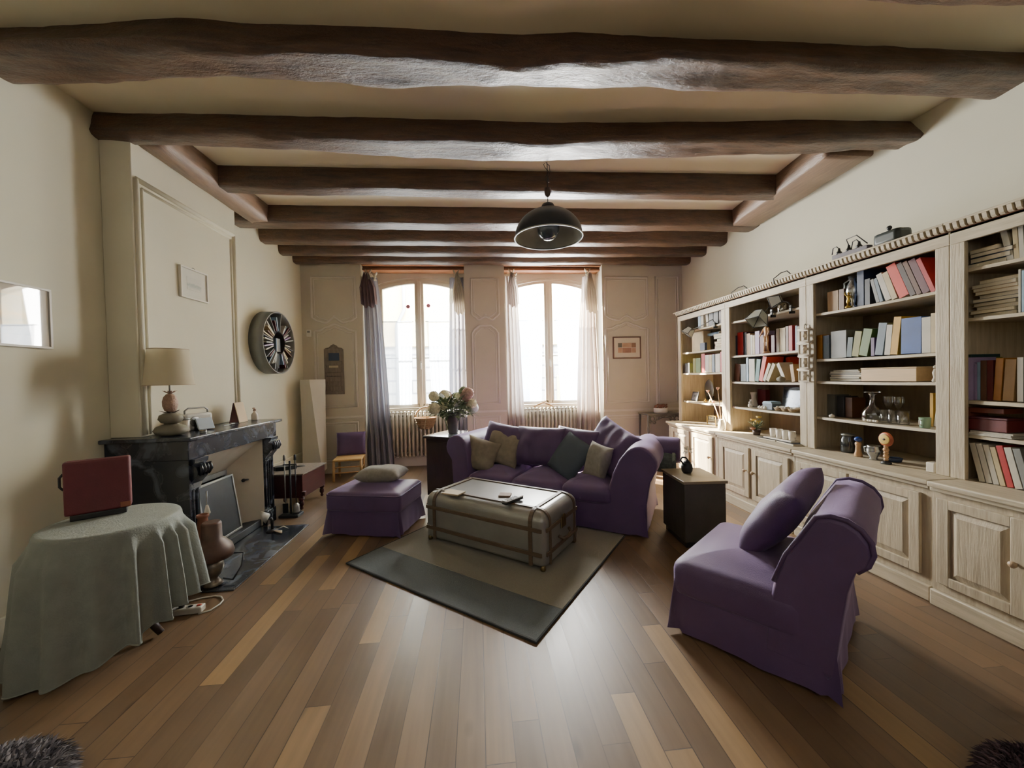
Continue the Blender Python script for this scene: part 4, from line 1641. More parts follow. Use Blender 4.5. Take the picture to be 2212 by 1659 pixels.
quad((fx0, y1, 0), (fx0, y1, zt_), (fx1, ib, iz), (fx1, ib, 0))
quad((fx0, y0, zt_), (fx0, y0, 0), (fx1, ia, 0), (fx1, ia, iz))
quad((fx0, y0, zt_), (fx1, ia, iz), (fx1, ib, iz), (fx0, y1, zt_))
L2(r_).build('tiled_reveal', m_tile, fp, recalc=False)
f = MB().box(-2.70, fx1 - .01, ia - .02, ib + .02, 0, .02).box(-2.70, -2.68, ia, ib, 0, iz).box(-2.69, fx1, ia - .02, ia, 0, iz).box(-2.69, fx1, ib, ib + .02, 0, iz).box(-2.69, fx1, ia, ib, iz, iz + .02)
L2(f).build('firebox', m_soot, fp)
g = MB().box(fx1 - .01, fx1 + .03, ia - .03, ib + .03, iz - .02, iz + .025, bev=.004).box(fx1 - .01, fx1 + .03, ia - .03, ia, 0, iz, bev=.004).box(fx1 - .01, fx1 + .03, ib, ib + .03, 0, iz, bev=.004)
L2(g).build('shutter_frame', m_zinc, fp)
L2(MB().tube([(-2.31, 3.925, .50), (-2.29, 3.925, .505), (-2.285, 3.96, .50)], .009, 8).ball((-2.31, 3.93, .50), .018)).build('damper_handle', m_iron, fp)
L2(MB().box(-2.20, -1.735, 2.80, 4.0, .0005, .010, bev=.003).box(XL, -2.20, 2.96, 4.27, .0005, .008)).build('hearth_slab', m_marble, fp)
L2(MB().box(-2.34, -2.21, 3.19, 4.03, .009, .075, bev=.006)).build('hearth_kerb', m_iron, fp)

# fire screen leaning in the opening
P1, P2 = at_x(492, 1038, -2.32), at_x(520, 1140, -2.24)
fs = thing('fire_screen', 'tilted black metal fire screen plate leaning in the fireplace opening', 'fire screen', (-2.27, 3.57, .09))
fs.rotation_euler = (0, R(-8), R(0))
MB().box(-.012, .0, -.21, .23, .0, .50, bev=.003).build('plate', m_iron, fs)
e_ = MB().box(-.016, .006, -.225, .245, -.012, .006, bev=.003).box(-.016, .006, -.225, .245, .494, .512, bev=.003).box(-.016, .006, -.225, -.207, .006, .494, bev=.003).box(-.016, .006, .227, .245, .006, .494, bev=.003)
e_.build('rim', m_zinc, fs)

# hearth brush hanging from the shutter frame
q = at_x(444, 1085, -2.20)
hb = thing('hearth_brush', 'small white tufted brush hanging beside the fire screen', 'brush', (-2.19, q.y, q.z))
MB().tube([(0, 0, .09), (0, 0, -.02)], .005, 8).build('handle', m_zinc, hb)
MB().lathe([(.006, -.02), (.010, -.03), (.022, -.085), (.018, -.095), (.001, -.096)], n=14).build('bristles', mat('white_bristle', '#d9d6cc', rough=.9, var=.1, scale=40, stretch=(6, 6, 1)), hb)

# copper lamp on the hearth
m_copper = mat('dull_copper', '#4d3529', rough=.5, metal=.2, var=.25, scale=12)
m_terra = mat('terracotta', '#7d4d37', rough=.8, var=.15)
m_pewter = mat('pewter_base', '#7d7468', rough=.3, metal=.8, var=.25, scale=9)
q = at_z(461, 1264, .01)
lp = thing('copper_lamp', 'squat brown copper lamp with round shade and pewter foot on the hearth', 'lamp', (q.x, q.y, .012))
MB().lathe([(.055, 0), (.06, .01), (.045, .03), (.03, .05), (.05, .08), (.068, .12), (.066, .155), (.045, .185), (.03, .2)]).build('lamp_base', m_pewter, lp)
MB().lathe([(.06, .19), (.125, .20), (.132, .23), (.12, .275), (.085, .315), (.062, .335), (.06, .44), (.052, .455)]).build('lamp_shade', m_copper, lp)
MB().tube([(.05, .03, .03), (.12, .02, .02), (.16, .06, .10), (.14, .12, .17), (.08, .10, .18)], .006, 8).build('cord', m_black, lp)
q = at_z(425, 1205, .01)
o = thing('terracotta_pot', 'tall narrow terracotta jar standing behind the copper lamp', 'jar', (-2.085, 3.04, .012))
MB().lathe([(.03, 0), (.036, .02), (.038, .3), (.034, .40), (.03, .43), (.04, .445), (.038, .46), (.028, .46), (.027, .40)]).build('pot_body', m_terra, o)

# multi socket on the floor
pa, pb_ = at_z(345, 1332, .0), at_z(425, 1322, .0)
ps = thing('power_strip', 'white multi socket strip on the floor beside the draped table', 'power strip', ((pa.x + pb_.x) / 2, (pa.y + pb_.y) / 2, .001), math.atan2(pb_.y - pa.y, pb_.x - pa.x))
m_wplast = mat('white_plastic', '#d8d6cc', rough=.35, var=.03)
MB().box(-.14, .14, -.027, .027, 0, .04, bev=.008).build('housing', m_wplast, ps)
sc = MB()
for i in range(4):
    sc.lathe([(.019, 0), (.019, .002), (.014, .002), (.014, .0005)], (-.1 + i * .055, 0, .0395), 14)
sc.build('socket', mat('socket_grey', '#a9a79f', rough=.5, var=.03), ps)
MB().box(.105, .128, -.008, .008, .039, .046, bev=.002).build('switch', mat('red_switch', '#b03a2a', rough=.4, var=.05), ps)
MB().lathe([(.014, 0), (.016, .02), (.012, .035), (.005, .05)], (.02, 0, .041), 12).build('plug', m_black, ps)
cb_ = thing('white_cable', 'white flex looping over the floor from the socket strip', 'cable', (pb_.x, pb_.y, 0))
pts = [at_z(x, y, .006) for x, y in ((428, 1326), (455, 1318), (475, 1305), (482, 1296), (478, 1289), (465, 1287), (440, 1291), (415, 1297), (395, 1302), (375, 1304), (355, 1306))]
MB().tube([p - Vector((pb_.x, pb_.y, 0)) for p in pts], .005, 8).build('flex', m_wplast, cb_)
bc = thing('black_cable', 'black cord rising from the socket strip plug to under the tablecloth', 'cable', (ps.location.x, ps.location.y, 0))
p0 = ps.matrix_basis @ Vector((.02, 0, .09))
p0 = Vector((ps.location.x + .02 * math.cos(ps.rotation_euler.z), ps.location.y + .02 * math.sin(ps.rotation_euler.z), .088))
MB().tube([p0 - bc.location, p0 - bc.location + Vector((-.01, .02, .06)), p0 - bc.location + Vector((-.04, .07, .14)), p0 - bc.location + Vector((-.10, .06, .22)), p0 - bc.location + Vector((-.16, .02, .30))], .004, 8).build('cord', m_black, bc)

# draped table
TX, TY, TR, TH = -2.035, 2.29, .272, .712
dt = thing('round_table', 'small round table hidden under a pale grey green cloth, by the fireplace', 'table', (TX, TY, 0))
MB().lathe([(.001, .685), (TR - .02, .685), (TR - .012, .698), (TR - .02, .709), (.001, .709)], n=36).build('table_top', m_dark, dt)
MB().lathe([(.05, .12), (.035, .2), (.028, .4), (.05, .6), (.07, .68)], n=16).build('pedestal', m_dark, dt)
for k in range(3):
    a = R(20 + 120 * k)
    MB().tube([(0, 0, .18), (.12 * math.cos(a), .12 * math.sin(a), .14), (.16 * math.cos(a), .16 * math.sin(a), .06), (.185 * math.cos(a), .185 * math.sin(a), .018)], [.03, .025, .02, .018], 8).build('leg', m_dark, dt)
m_clothg = mat('grey_green_cloth', '#7e837d', rough=.9, var=.08, scale=14, bump=.25, bscale=120, sheen=.15)


def cloth_fn(u, v):
    a = 2 * PI * u
    # hem lower towards the viewer's left, lifted at the right
    dirx, diry = math.cos(a), math.sin(a)
    lift = .10 + .13 * max(0, (dirx * .95 + diry * .3)) ** 2 - .085 * max(0, -(dirx * .55 + diry * .83)) ** 2
    if v < .22:
        t = v / .22
        r = (TR + .004) * t
        return (r * dirx, r * diry, TH)
    t = (v - .22) / .78
    if t < .06:
        s = t / .06
        r = TR + .004 + .014 * math.sin(s * PI / 2)
        z = TH - .03 * (1 - math.cos(s * PI / 2))
        return (r * dirx, r * diry, z)
    s = (t - .06) / .94
    z = lerp(TH - .03, lift, s)
    fold = 0
    for ph, wd, am in ((-37, 3.2, .07), (-16, 3.2, .07), (-1, 3, .065), (13, 3.2, .07), (31, 5, .085), (-62, 8, .03), (-88, 11, .06), (-118, 12, .08), (-146, 12, .09), (-175, 14, .05), (150, 14, .05), (110, 14, .05), (75, 12, .05)):
        dd = (math.degrees(a) - ph + 180) % 360 - 180
        fold += am * math.exp(-(dd / wd) ** 2)
    grow = min(1, s * 6)
    r = TR + .018 + s * .02 + fold * grow * (.55 + .75 * s) - .012 * s
    r += noise.noise(Vector((dirx * 4, diry * 4, z * 4))) * .01 * s
    return (r * dirx, r * diry, z)


tc_ = thing('tablecloth', 'pale grey green cloth draped in folds over the round table by the fireplace', 'tablecloth', (TX, TY, .0))
MB().grid(cloth_fn, 220, 60, wrapu=True).build('draped_cloth', m_clothg, tc_, smooth=True)
hem = MB()
hem.tube([cloth_fn(i / 220, 1.0) for i in range(220)], .004, 5, closed=True)
hem.build('hem', m_clothg, tc_)

# red case on the table
m_red = mat('dark_red_leather', '#5a1d26', rough=.6, var=.12, scale=14, bump=.1, bscale=120)
rc_ = thing('red_case', 'dark red square upright case with tan corner tag on the draped table', 'case', (-2.165, 2.36, TH + .003), R(36))
MB().box(-.13, .13, -.04, .04, .03, .325, bev=.012).build('case_body', m_red, rc_)
MB().box(-.11, .11, -.036, .036, 0, .031, bev=.004).build('foot', m_black, rc_)
MB().box(.085, .129, -.0435, -.038, .036, .066, bev=.002).build('corner_tag', m_terra, rc_)
MB().tube([(-.132, 0, .26), (-.146, 0, .24), (-.146, 0, .19), (-.132, 0, .17)], .006, 8).build('handle', m_black, rc_)

# ------------------------------------------------------------------ on the mantel shelf
MZ = 1.066
m_lampsh = sheer('lamp_shade_linen', '#cfc6ad', clear=.0, trans=.35, var=.05)
m_pebble = mat('grey_pebble', '#6f6a5a', rough=.7, var=.2, scale=9)
m_pine = mat('rose_ceramic', '#9a7b68', rough=.6, var=.12, scale=60, bump=.4, bscale=70)
m_darkm = mat('dark_bronze', '#4a3c36', rough=.5, metal=.5, var=.15)
tl = thing('table_lamp', 'table lamp with linen shade on a pineapple and pebble foot, on the mantel shelf', 'lamp', (-2.335, 3.11, MZ))
MB().lathe([(.001, 0), (.06, 0), (.10, .018), (.112, .04), (.095, .068), (.05, .088), (.03, .09)], n=24, sy=.85).build('pebble', m_pebble, tl)
MB().lathe([(.03, .088), (.06, .10), (.078, .125), (.07, .155), (.04, .172), (.02, .175)], n=24, sy=.9).build('pebble', m_pebble, tl)
lf = MB()
for k in range(5):
    a = R(72 * k)
    lf.tube([(0, 0, .172), (.03 * math.cos(a), .03 * math.sin(a), .178), (.065 * math.cos(a), .065 * math.sin(a), .192)], [.012, .012, .002], 8, flat=.3)
lf.build('lower_leaf', m_darkm, tl)
MB().lathe([(.016, .175), (.035, .19), (.046, .225), (.047, .26), (.038, .295), (.022, .315), (.012, .318)], n=20).build('pineapple', m_pine, tl)
lf = MB()
for k in range(6):
    a = R(60 * k + 20)
    lf.tube([(0, 0, .315), (.02 * math.cos(a), .02 * math.sin(a), .328), (.045 * math.cos(a), .045 * math.sin(a), .342)], [.011, .010, .002], 8, flat=.35)
lf.build('crown_leaf', m_pine, tl)
MB().tube([(0, 0, .315), (0, 0, .43)], .006, 10).build('stem', m_zinc, tl)
so = MB().lathe([(.150, .385), (.121, .655)], n=40, cap=False).build('lamp_shade', m_lampsh, tl)
MB().tube([(0.150 * math.cos(2 * PI * k / 40), 0.150 * math.sin(2 * PI * k / 40), .385) for k in range(40)], .0035, 6, closed=True).build('rim', m_tanlea, so)
MB().tube([(.121 * math.cos(2 * PI * k / 40), 0.121 * math.sin(2 * PI * k / 40), .655) for k in range(40)], .0035, 6, closed=True).build('rim', m_tanlea, so)
MB().ball((0, 0, .50), .035).lathe([(.014, .43), (.014, .47)]).build('bulb', m_wplast, tl)

m_china = mat('white_china', '#d9d2c4', rough=.25, var=.03)
o = thing('white_cup', 'small white cup at the near end of the mantel shelf', 'cup', (-2.46, 3.25, MZ))
MB().lathe([(.022, 0), (.03, .01), (.036, .07), (.033, .07), (.026, .012), (.001, .010)], n=20).build('cup_body', m_china, o)
MB().tube([(.034, 0, .055), (.055, 0, .05), (.055, 0, .025), (.030, 0, .02)], .005, 8).build('handle', m_china, o)
o = thing('white_canister', 'white cylindrical canister behind the mantel lamp', 'canister', (-2.40, 3.33, MZ))
MB().lathe([(.036, 0), (.038, .005), (.038, .095), (.034, .10)], n=20).build('can_body', m_china, o)
MB().lathe([(.039, .0951), (.039, .108), (.012, .116), (.008, .125), (.001, .127)], n=20).build('lid', m_zinc, o)
# retro radio
q = at_z(430, 928, MZ)
rd = thing('radio', 'white portable radio with curved handle beside the mantel lamp', 'radio', (-2.40, 3.47, MZ), R(76))
m_radio = mat('white_enamel', '#d6d7d2', rough=.3, var=.03)
MB().box(-.115, .115, -.035, .035, 0, .14, bev=.018).build('housing', m_radio, rd)
MB().tube([(-.10, 0, .12), (-.10, 0, .165), (-.07, 0, .185), (.07, 0, .185), (.10, 0, .165), (.10, 0, .12)], .007, 8).build('handle', m_zinc, rd)
MB().lathe([(.04, 0), (.043, -.005), (.038, -.008), (.001, -.008)], (-.05, -.035, .075), 20, axis='Y').build('speaker', m_zinc, rd)
MB().box(.01, .09, -.039, -.034, .05, .10, bev=.003).build('dial', m_tanlea, rd)
pf = thing('photo_stand', 'small pale screen on a dark stand leaning in front of the radio', 'photo stand', (-2.30, 3.435, MZ), R(70), rot=(0, 0, R(70)))
MB().box(-.065, .065, -.012, .0, .004, .105, bev=.003, M=Matrix.Rotation(R(-22), 4, 'X')).build('screen', mat('pale_screen', '#c3d3e2', rough=.2, var=.05), pf)
MB().prism([(.0, .003), (.055, .003), (.045, .095)], -.06, .06, 'X').build('stand', m_black, pf)
o = thing('tea_light_tin', 'tiny round silver tin at the front of the mantel shelf', 'tin', (-2.175, 3.21, MZ))
MB().lathe([(.022, 0), (.023, .001), (.023, .018), (.020, .022)], n=18).build('tin_body', m_zinc, o)
MB().lathe([(.0235, .0155), (.0235, .023), (.001, .024)], n=18).build('lid', m_pewter, o)
kn = thing('paper_knife', 'long dark paper knife lying on the mantel shelf', 'paper knife', (-2.30, 3.72, MZ + .005), R(96))
MB().box(-.09, .03, -.006, .006, 0, .004, bev=.0015).build('blade', m_zinc, kn)
MB().box(.03, .10, -.009, .009, -.001, .008, bev=.003).build('handle', m_dark, kn)
bkx = thing('standing_card_folder', 'beige folded card standing open with dark red spine on the mantel shelf', 'folder', (-2.37, 4.0, MZ), R(96))
m_bcard = mat('beige_card', '#c9b08a', rough=.7, var=.05)
MB().box(-.085, .085, -.006, .0, 0, .20, bev=.002, M=Matrix.Translation((0, -.035, 0)) @ Matrix.Rotation(R(-12), 4, 'X')).build('front_cover', m_bcard, bkx)
MB().box(-.085, .085, .0, .006, 0, .20, bev=.002, M=Matrix.Translation((0, .045, 0)) @ Matrix.Rotation(R(11), 4, 'X')).build('back_cover', cmat('maroon'), bkx)
MB().prism([(-.03, .01), (.04, .01), (.005, .185)], -.084, -.080, 'X').build('gusset', cmat('maroon'), bkx)
sb = thing('soap_bottle', 'small white pump bottle at the far end of the mantel shelf', 'bottle', (-2.33, 4.19, MZ))
MB().lathe([(.028, 0), (.031, .004), (.031, .055), (.024, .07), (.012, .082), (.011, .10)], n=20).build('bottle_body', m_china, sb)
MB().lathe([(.014, .098), (.014, .112), (.006, .114), (.006, .125)], n=14).tube([(0, 0, .125), (.0, -.028, .124)], .006, 8).build('pump', m_pine, sb)

# ------------------------------------------------------------------ pictures on the left
m_wframe = mat('white_frame', '#dcd8cc', rough=.45, var=.03)
m_mat = mat('picture_mount', '#d5d3c6', rough=.7, var=.03)


def watercolour(name, stops, scale=3, seed=0):
    m, nt, out = newmat(name)
    L = nt.links.new
    tc = N(nt, 'ShaderNodeTexCoord')
    sp = N(nt, 'ShaderNodeSeparateXYZ')
    L(tc.outputs['Generated'], sp.inputs[0])
    nz = N(nt, 'ShaderNodeTexNoise')
    nz.inputs['Scale'].default_value = scale
    nz.inputs['Detail'].default_value = 6
    mp = N(nt, 'ShaderNodeMapping')
    mp.inputs['Location'].default_value = (seed, seed, 0)
    L(tc.outputs['Generated'], mp.inputs[0])
    L(mp.outputs[0], nz.inputs['Vector'])
    ad = N(nt, 'ShaderNodeMath', operation='MULTIPLY_ADD')
    L(nz.outputs['Fac'], ad.inputs[0])
    ad.inputs[1].default_value = .45
    L(sp.outputs['Z'], ad.inputs[2])
    r = N(nt, 'ShaderNodeValToRGB')
    while len(r.color_ramp.elements) < len(stops):
        r.color_ramp.elements.new(.5)
    for e, (ps, c) in zip(r.color_ramp.elements, stops):
        e.position = ps
        e.color = rgb(c)
    L(ad.outputs[0], r.inputs['Fac'])
    p = N(nt, 'ShaderNodeBsdfPrincipled')
    p.inputs['Roughness'].default_value = .7
    L(r.outputs[0], p.inputs['Base Color'])
    L(p.outputs[0], out.inputs['Surface'])
    return m


def wall_picture(name, label, y0, y1, z0, z1, x, fm, art, fw=.014, mount=.05, d=.022, glassy=True):
    """picture on a wall facing +x"""
    t = thing(name, label, 'picture', (x, (y0 + y1) / 2, z0))
    w, h = (y1 - y0) / 2, z1 - z0
    f = MB()
    f.box(0, d, -w, w, 0, fw, bev=.002).box(0, d, -w, w, h - fw, h, bev=.002).box(0, d, -w, -w + fw, fw, h - fw, bev=.002).box(0, d, w - fw, w, fw, h - fw, bev=.002)
    f.build('frame', fm, t)
    MB().box(.001, d * .5, -w + fw, w - fw, fw, h - fw).build('mount', m_mat, t)
    MB().box(d * .5, d * .5 + .001, -w + fw + mount, w - fw - mount, fw + mount, h - fw - mount).build('artwork', art, t)
    if glassy:
        MB().box(d * .5 + .004, d * .5 + .006, -w + fw, w - fw, fw, h - fw).build('glazing', glass('picture_glass', (1, 1, 1), .12), t)
    return t


a1 = watercolour('seaside_wash', [(.2, '#b9c1b4'), (.45, '#c9cdc0'), (.6, '#a5b4bb'), (.75, '#d8c8a0'), (.95, '#c3cfd2')], 2.5, 3)
wall_picture('framed_picture', 'white framed watercolour cut by the left photo edge, reflecting the window', 2.24, 2.678, 1.695, 2.072, XL + .001, m_wframe, a1, mount=.06)
a2 = watercolour('grey_sketch', [(.3, '#d5d3c6'), (.5, '#b4b8b0'), (.65, '#9da39c'), (.8, '#cfcdc2')], 5, 8)
pc = wall_picture('framed_picture', 'small white framed grey sketch hanging on the chimney breast', 3.463, 3.79, 2.20, 2.47, BX + .001, m_wframe, a2, mount=.065, glassy=False)
MB().tube([(.01, -.03, .268), (.006, 0, .285), (.01, .03, .268)], .002, 6).build('hanger', m_iron, pc)

# ------------------------------------------------------------------ round book shelf on the left wall
m_gsteel = mat('grey_steel', '#6c6d6a', rough=.45, metal=.3, var=.06)
RS, RD, RY, RZ = .40, .165, 5.19, 1.966
rsf = thing('round_bookshelf', 'round grey metal wall shelf full of books, between chimney breast and windows', 'bookshelf', (XL, RY, RZ))
MB().lathe([(RS - .012, .0), (RS, .0), (RS, RD), (RS - .012, RD), (RS - .012, .0)], n=56, axis='X', cap=False).build('outer_ring', m_gsteel, rsf)
MB().lathe([(.0005, .004), (RS - .012, .004), (RS - .012, .010), (.0005, .010)], n=56, axis='X').build('back_disc', m_soot, rsf)
MB().lathe([(.138, .012), (.148, .012), (.148, RD - .01), (.138, RD - .01), (.138, .012)], n=36, axis='X', cap=False).build('inner_ring', m_soot, rsf)
for k in range(8):
    a = R(k * 45 + 12)
    d = MB()
    d.box(.012, RD - .012, -.003, .003, .15, RS - .014, M=Matrix.Rotation(-a, 4, 'X'))
    d.build('divider', m_gsteel, rsf)
bi = 0
bcols = ['white', 'cream', 'grey', 'pale blue', 'white', 'blue grey', 'brown', 'white', 'charcoal', 'lilac', 'maroon', 'cream']
hours = ['upper right', 'right', 'lower right', 'bottom', 'lower left', 'left', 'upper left', 'top']
for k in range(8):
    for j in range(5):
        a = R(k * 45 + 12 + 6 + j * 8.2)
        if (k, j) in ((7, 0), (7, 3), (7, 4), (3, 2), (3, 3), (0, 0), (0, 1), (1, 3), (5, 0), (6, 4), (2, 2)):
            continue
        c = bcols[(bi * 5 + k) % len(bcols)]
        h = .175 + .035 * ((bi * 7) % 3 - 1)
        b = MB()
        b.box(.0, .002, 0, .016, 0, h)
        b.box(.0, .12, 0, .0022, 0, h).box(.0, .12, .0138, .016, 0, h).box(.118, .1205, 0, .016, 0, h)
        b.box(.004, .117, .0022, .0138, .003, h - .003, mi=1)
        o = b.build('book', [cmat(c), m_pages], None)
        Mx = Matrix.Translation((XL + .03 + .006 * (j % 3), RY, RZ)) @ Matrix.Rotation(-a, 4, 'X') @ Matrix.Translation((0, -.008, .153))
        o.matrix_world = Mx
        tag(o, f'thin {c} book {ORD[j]} in the {hours[k]} segment of the round wall shelf', 'book', 'books in the round wall shelf')
        bi += 1
for j in range(4):
    c = ['blue grey', 'white', 'grey', 'charcoal'][j]
    b = book_mesh(.022, .17, .11)
    o = b.build('book', [cmat(c), m_pages], None)
    o.matrix_world = Matrix.Translation((XL + .125, RY - .062 + j * .028, RZ - .12)) @ Matrix.Rotation(0, 4, 'X')
    # spine outward: turn about z
    o.matrix_world = Matrix.Translation((XL + .145, RY - .04 + j * .027, RZ - .115)) @ Matrix.Rotation(PI, 4, 'Z')
    tag(o, f'{c} book {ORD[j]} in the inner ring of the round wall shelf', 'book', 'books in the round wall shelf')

# thermostat
th = thing('thermostat', 'small white wall thermostat in the corner beside the panelling', 'thermostat', (-2.60, YB, 2.155))
MB().box(-.035, .035, -.03, -.001, 0, .11, bev=.01).build('housing', m_wplast, th)
MB().box(-.02, .02, -.033, -.028, .06, .09, bev=.002).build('display', m_zinc, th)

# hanging letter rack on the left pier
m_oldw = mat('weathered_grey_wood', '#6c6258', rough=.8, var=.25, scale=10, stretch=(8, 8, 1))
wr_ = thing('hanging_letter_rack', 'weathered grey wooden wall rack with a dark blue card at top', 'letter rack', (-2.238, YB - .002, 1.25))
bk = MB().box(-.145, .145, -.022, 0, 0, .70, bev=.003)
bk.build('back_board', m_oldw, wr_)
cr_ = MB()
cr_.prism([(-.15, .70), (.15, .70), (.12, .725), (.07, .735), (.04, .765), (0, .785), (-.04, .765), (-.07, .735), (-.12, .725)], -.02, -.003, 'Y')
cr_.tube([(-.1, -.022, .715), (-.05, -.026, .73), (0, -.026, .762), (.05, -.026, .73), (.1, -.022, .715)], .006, 6)
cr_.build('carved_crest', m_oldw, wr_)
for z in (.05, .2, .34, .45):
    MB().box(-.12, .12, -.045, -.021, z, z + .075, bev=.004).build('pocket', m_oldw, wr_)
MB().box(-.075, .085, -.027, -.0215, .525, .645, bev=.001).build('blue_card', cmat('dark blue'), wr_)
MB().box(-.07, .07, -.032, -.03, .38, .47).build('letter', m_tanlea, wr_)
MB().box(-.06, .075, -.032, -.03, .10, .20).build('letter', m_oldw, wr_)

# paper floor lamp, a twisted square column
m_paper = sheer('rice_paper', '#dcd6c8', clear=.0, trans=.35, var=.05)
fl_ = thing('paper_floor_lamp', 'tall twisted white paper floor lamp on a round foot in the left corner', 'floor lamp', (-2.46, 5.93, 0))
rs = []
for i in range(40):
    t = i / 39
    z = lerp(.11, 1.485, t)
    a = R(lerp(52, 8, t))
    s = .172 - .018 * math.sin(t * PI) - .01 * t
    ring = []
    for k in range(4):
        p0_, p1_ = a + k * PI / 2, a + (k + 1) * PI / 2
        for j in range(6):
            u = j / 6
            ring.append((lerp(math.cos(p0_), math.cos(p1_), u) * s * 1.08 + noise.noise(Vector((k * 3 + u * 3, z * 9, 1))) * .0025, lerp(math.sin(p0_), math.sin(p1_), u) * s * 1.08 + noise.noise(Vector((k + u, z * 9, 4))) * .0025, z))
    rs.append(ring)
MB().rings(rs, True, False, False, 0, False).build('paper_shade', m_paper, fl_)
MB().lathe([(.12, 0), (.125, .008), (.12, .018), (.02, .026), (.012, .03)], n=28).build('base', m_wplast, fl_)
MB().tube([(0, 0, .025), (0, 0, .9)], .009, 10).build('pole', m_zinc, fl_)

# low rush chair with purple back cover
m_pinew = mat('pale_pine', '#a8814f', rough=.5, var=.12, scale=5, stretch=(6, 6, 1))
cc_ = thing('low_chair', 'low pale wood chair with a purple cover over its back, beside the left curtain', 'chair', (-1.94, 5.86, 0), R(8))
for sx in (-1, 1):
    MB().tube([(sx * .19, -.16, 0), (sx * .185, -.155, .31)], .018, 10).build('leg', m_pinew, cc_)
    MB().tube([(sx * .175, .17, 0), (sx * .175, .175, .31), (sx * .175, .21, .64)], .017, 10).build('leg', m_pinew, cc_)
for z in (.12, .20):
    MB().tube([(-.187, -.157, z), (.187, -.157, z)], .010, 8).build('rung', m_pinew, cc_)
MB().tube([(-.187, -.15, .16), (-.175, .17, .16)], .010, 8).build('rung', m_pinew, cc_)
MB().tube([(.187, -.15, .16), (.175, .17, .16)], .010, 8).build('rung', m_pinew, cc_)
MB().box(-.20, .20, -.175, .185, .285, .315, bev=.012).build('rush_seat', mat('rush', '#b08d55', rough=.8, var=.2, scale=40, stretch=(1, 8, 1)), cc_)
bcv = MB()
bcv.pillow(.42, .35, .09, seed=41, wr=.006, pinch=.02, M=Matrix.Translation((0, .185, .49)) @ Matrix.Rotation(R(-8), 4, 'X'))
bcv.build('back_cover', m_purple2, cc_, smooth=True)

# log chest with turned feet and the fire irons
m_chest = mat('dark_red_mahogany', '#3a1a1c', rough=.35, var=.2, scale=6, stretch=(8, 1, 8))
lc = thing('log_chest', 'dark red mahogany chest on turned feet beside the fireplace', 'chest', (-2.41, 4.49, 0), R(-3))
MB().box(0, .41, 0, .56, .14, .40, bev=.006).build('chest_body', m_chest, lc)
MB().box(-.01, .425, -.012, .572, .40, .418, bev=.005).build('lid', m_oldw, lc)
for x, y in ((.03, .03), (.38, .03), (.03, .53), (.38, .53)):
    MB().lathe([(.010, 0), (.02, .015), (.014, .035), (.028, .06), (.026, .09), (.018, .10), (.032, .115), (.032, .142)], (x, y, 0), 14).build('turned_foot', m_chest, lc)
MB().lathe([(.001, .09), (.012, .095), (.018, .12), (.014, .142)], (.2, .02, 0), 10).build('pendant_drop', m_chest, lc)
MB().box(.40, .44, -.01, .03, .165, .215, bev=.006).build('corner_block', m_chest, lc)
bl = thing('hand_bellows', 'black hand bellows lying on the mahogany chest', 'bellows', (-2.28, 4.72, .419), R(20))
MB().prism([(-.14, .0), (-.11, .05), (-.03, .07), (.05, .05), (.10, .015), (.10, -.015), (.05, -.05), (-.03, -.07), (-.11, -.05)], .0, .045, 'Z').build('bellows_body', m_iron, bl)
MB().tube([(.10, 0, .022), (.19, 0, .022)], [.012, .007], 10).build('nozzle', m_zinc, bl)
ti = thing('fire_irons', 'stand of dark fire irons at the far side of the fireplace', 'fire irons', (-2.05, 4.30, 0))
MB().box(-.10, .10, -.07, .07, .0, .028, bev=.005).build('stand_base', m_iron, ti)
MB().tube([(0, 0, .028), (0, 0, .60)], .010, 10).tube([(-.07, 0, .56), (.07, 0, .56)], .007, 8).build('stand_post', m_iron, ti)
for i, x in enumerate((-.055, .055)):
    MB().tube([(x, .0, .10), (x, .0, .62)], .006, 8).lathe([(.001, .60), (.014, .61), (.012, .66), (.001, .67)], (x, 0, 0), 10).build('iron_handle', [m_zinc, m_iron][i], ti)
MB().box(-.085, -.025, -.006, .006, .035, .14, bev=.004).build('shovel_blade', m_iron, ti)
MB().lathe([(.012, .14), (.03, .12), (.034, .05), (.03, .04)], (.055, 0, 0), 14).build('brush_head', m_zinc, ti)
# little spot lamp on the hearth corner
sp_ = thing('clip_spot_lamp', 'small black clip lamp with white round reflector at the hearth corner', 'lamp', (-2.02, 3.86, .011))
MB().lathe([(.05, 0), (.052, .008), (.02, .014), (.012, .02)], n=20).build('base', m_black, sp_)
MB().tube([(0, 0, .015), (0, .0, .10), (-.01, .0, .13)], .012, 10).build('stem', m_black, sp_)
rf = MB().lathe([(.012, .0), (.03, -.015), (.062, -.045), (.064, -.045), (.03, -.01), (.012, .008)], n=24, axis='Z')
ro = rf.build('reflector', m_wplast, sp_)
ro.matrix_basis = Matrix.Translation((-.02, -.02, .165)) @ Matrix.Rotation(R(70), 4, 'Y') @ Matrix.Rotation(R(-20), 4, 'X')
lv = MB()
lv.tube([(.03, -.02, .012), (.09, -.05, .014), (.13, -.09, .010)], [.010, .026, .004], 8, flat=.12)
lv.tube([(.03, .0, .014), (.09, .03, .03), (.14, .02, .012)], [.006, .010, .003], 8, flat=.3)
lv.build('cable_loop', m_tanlea, sp_)
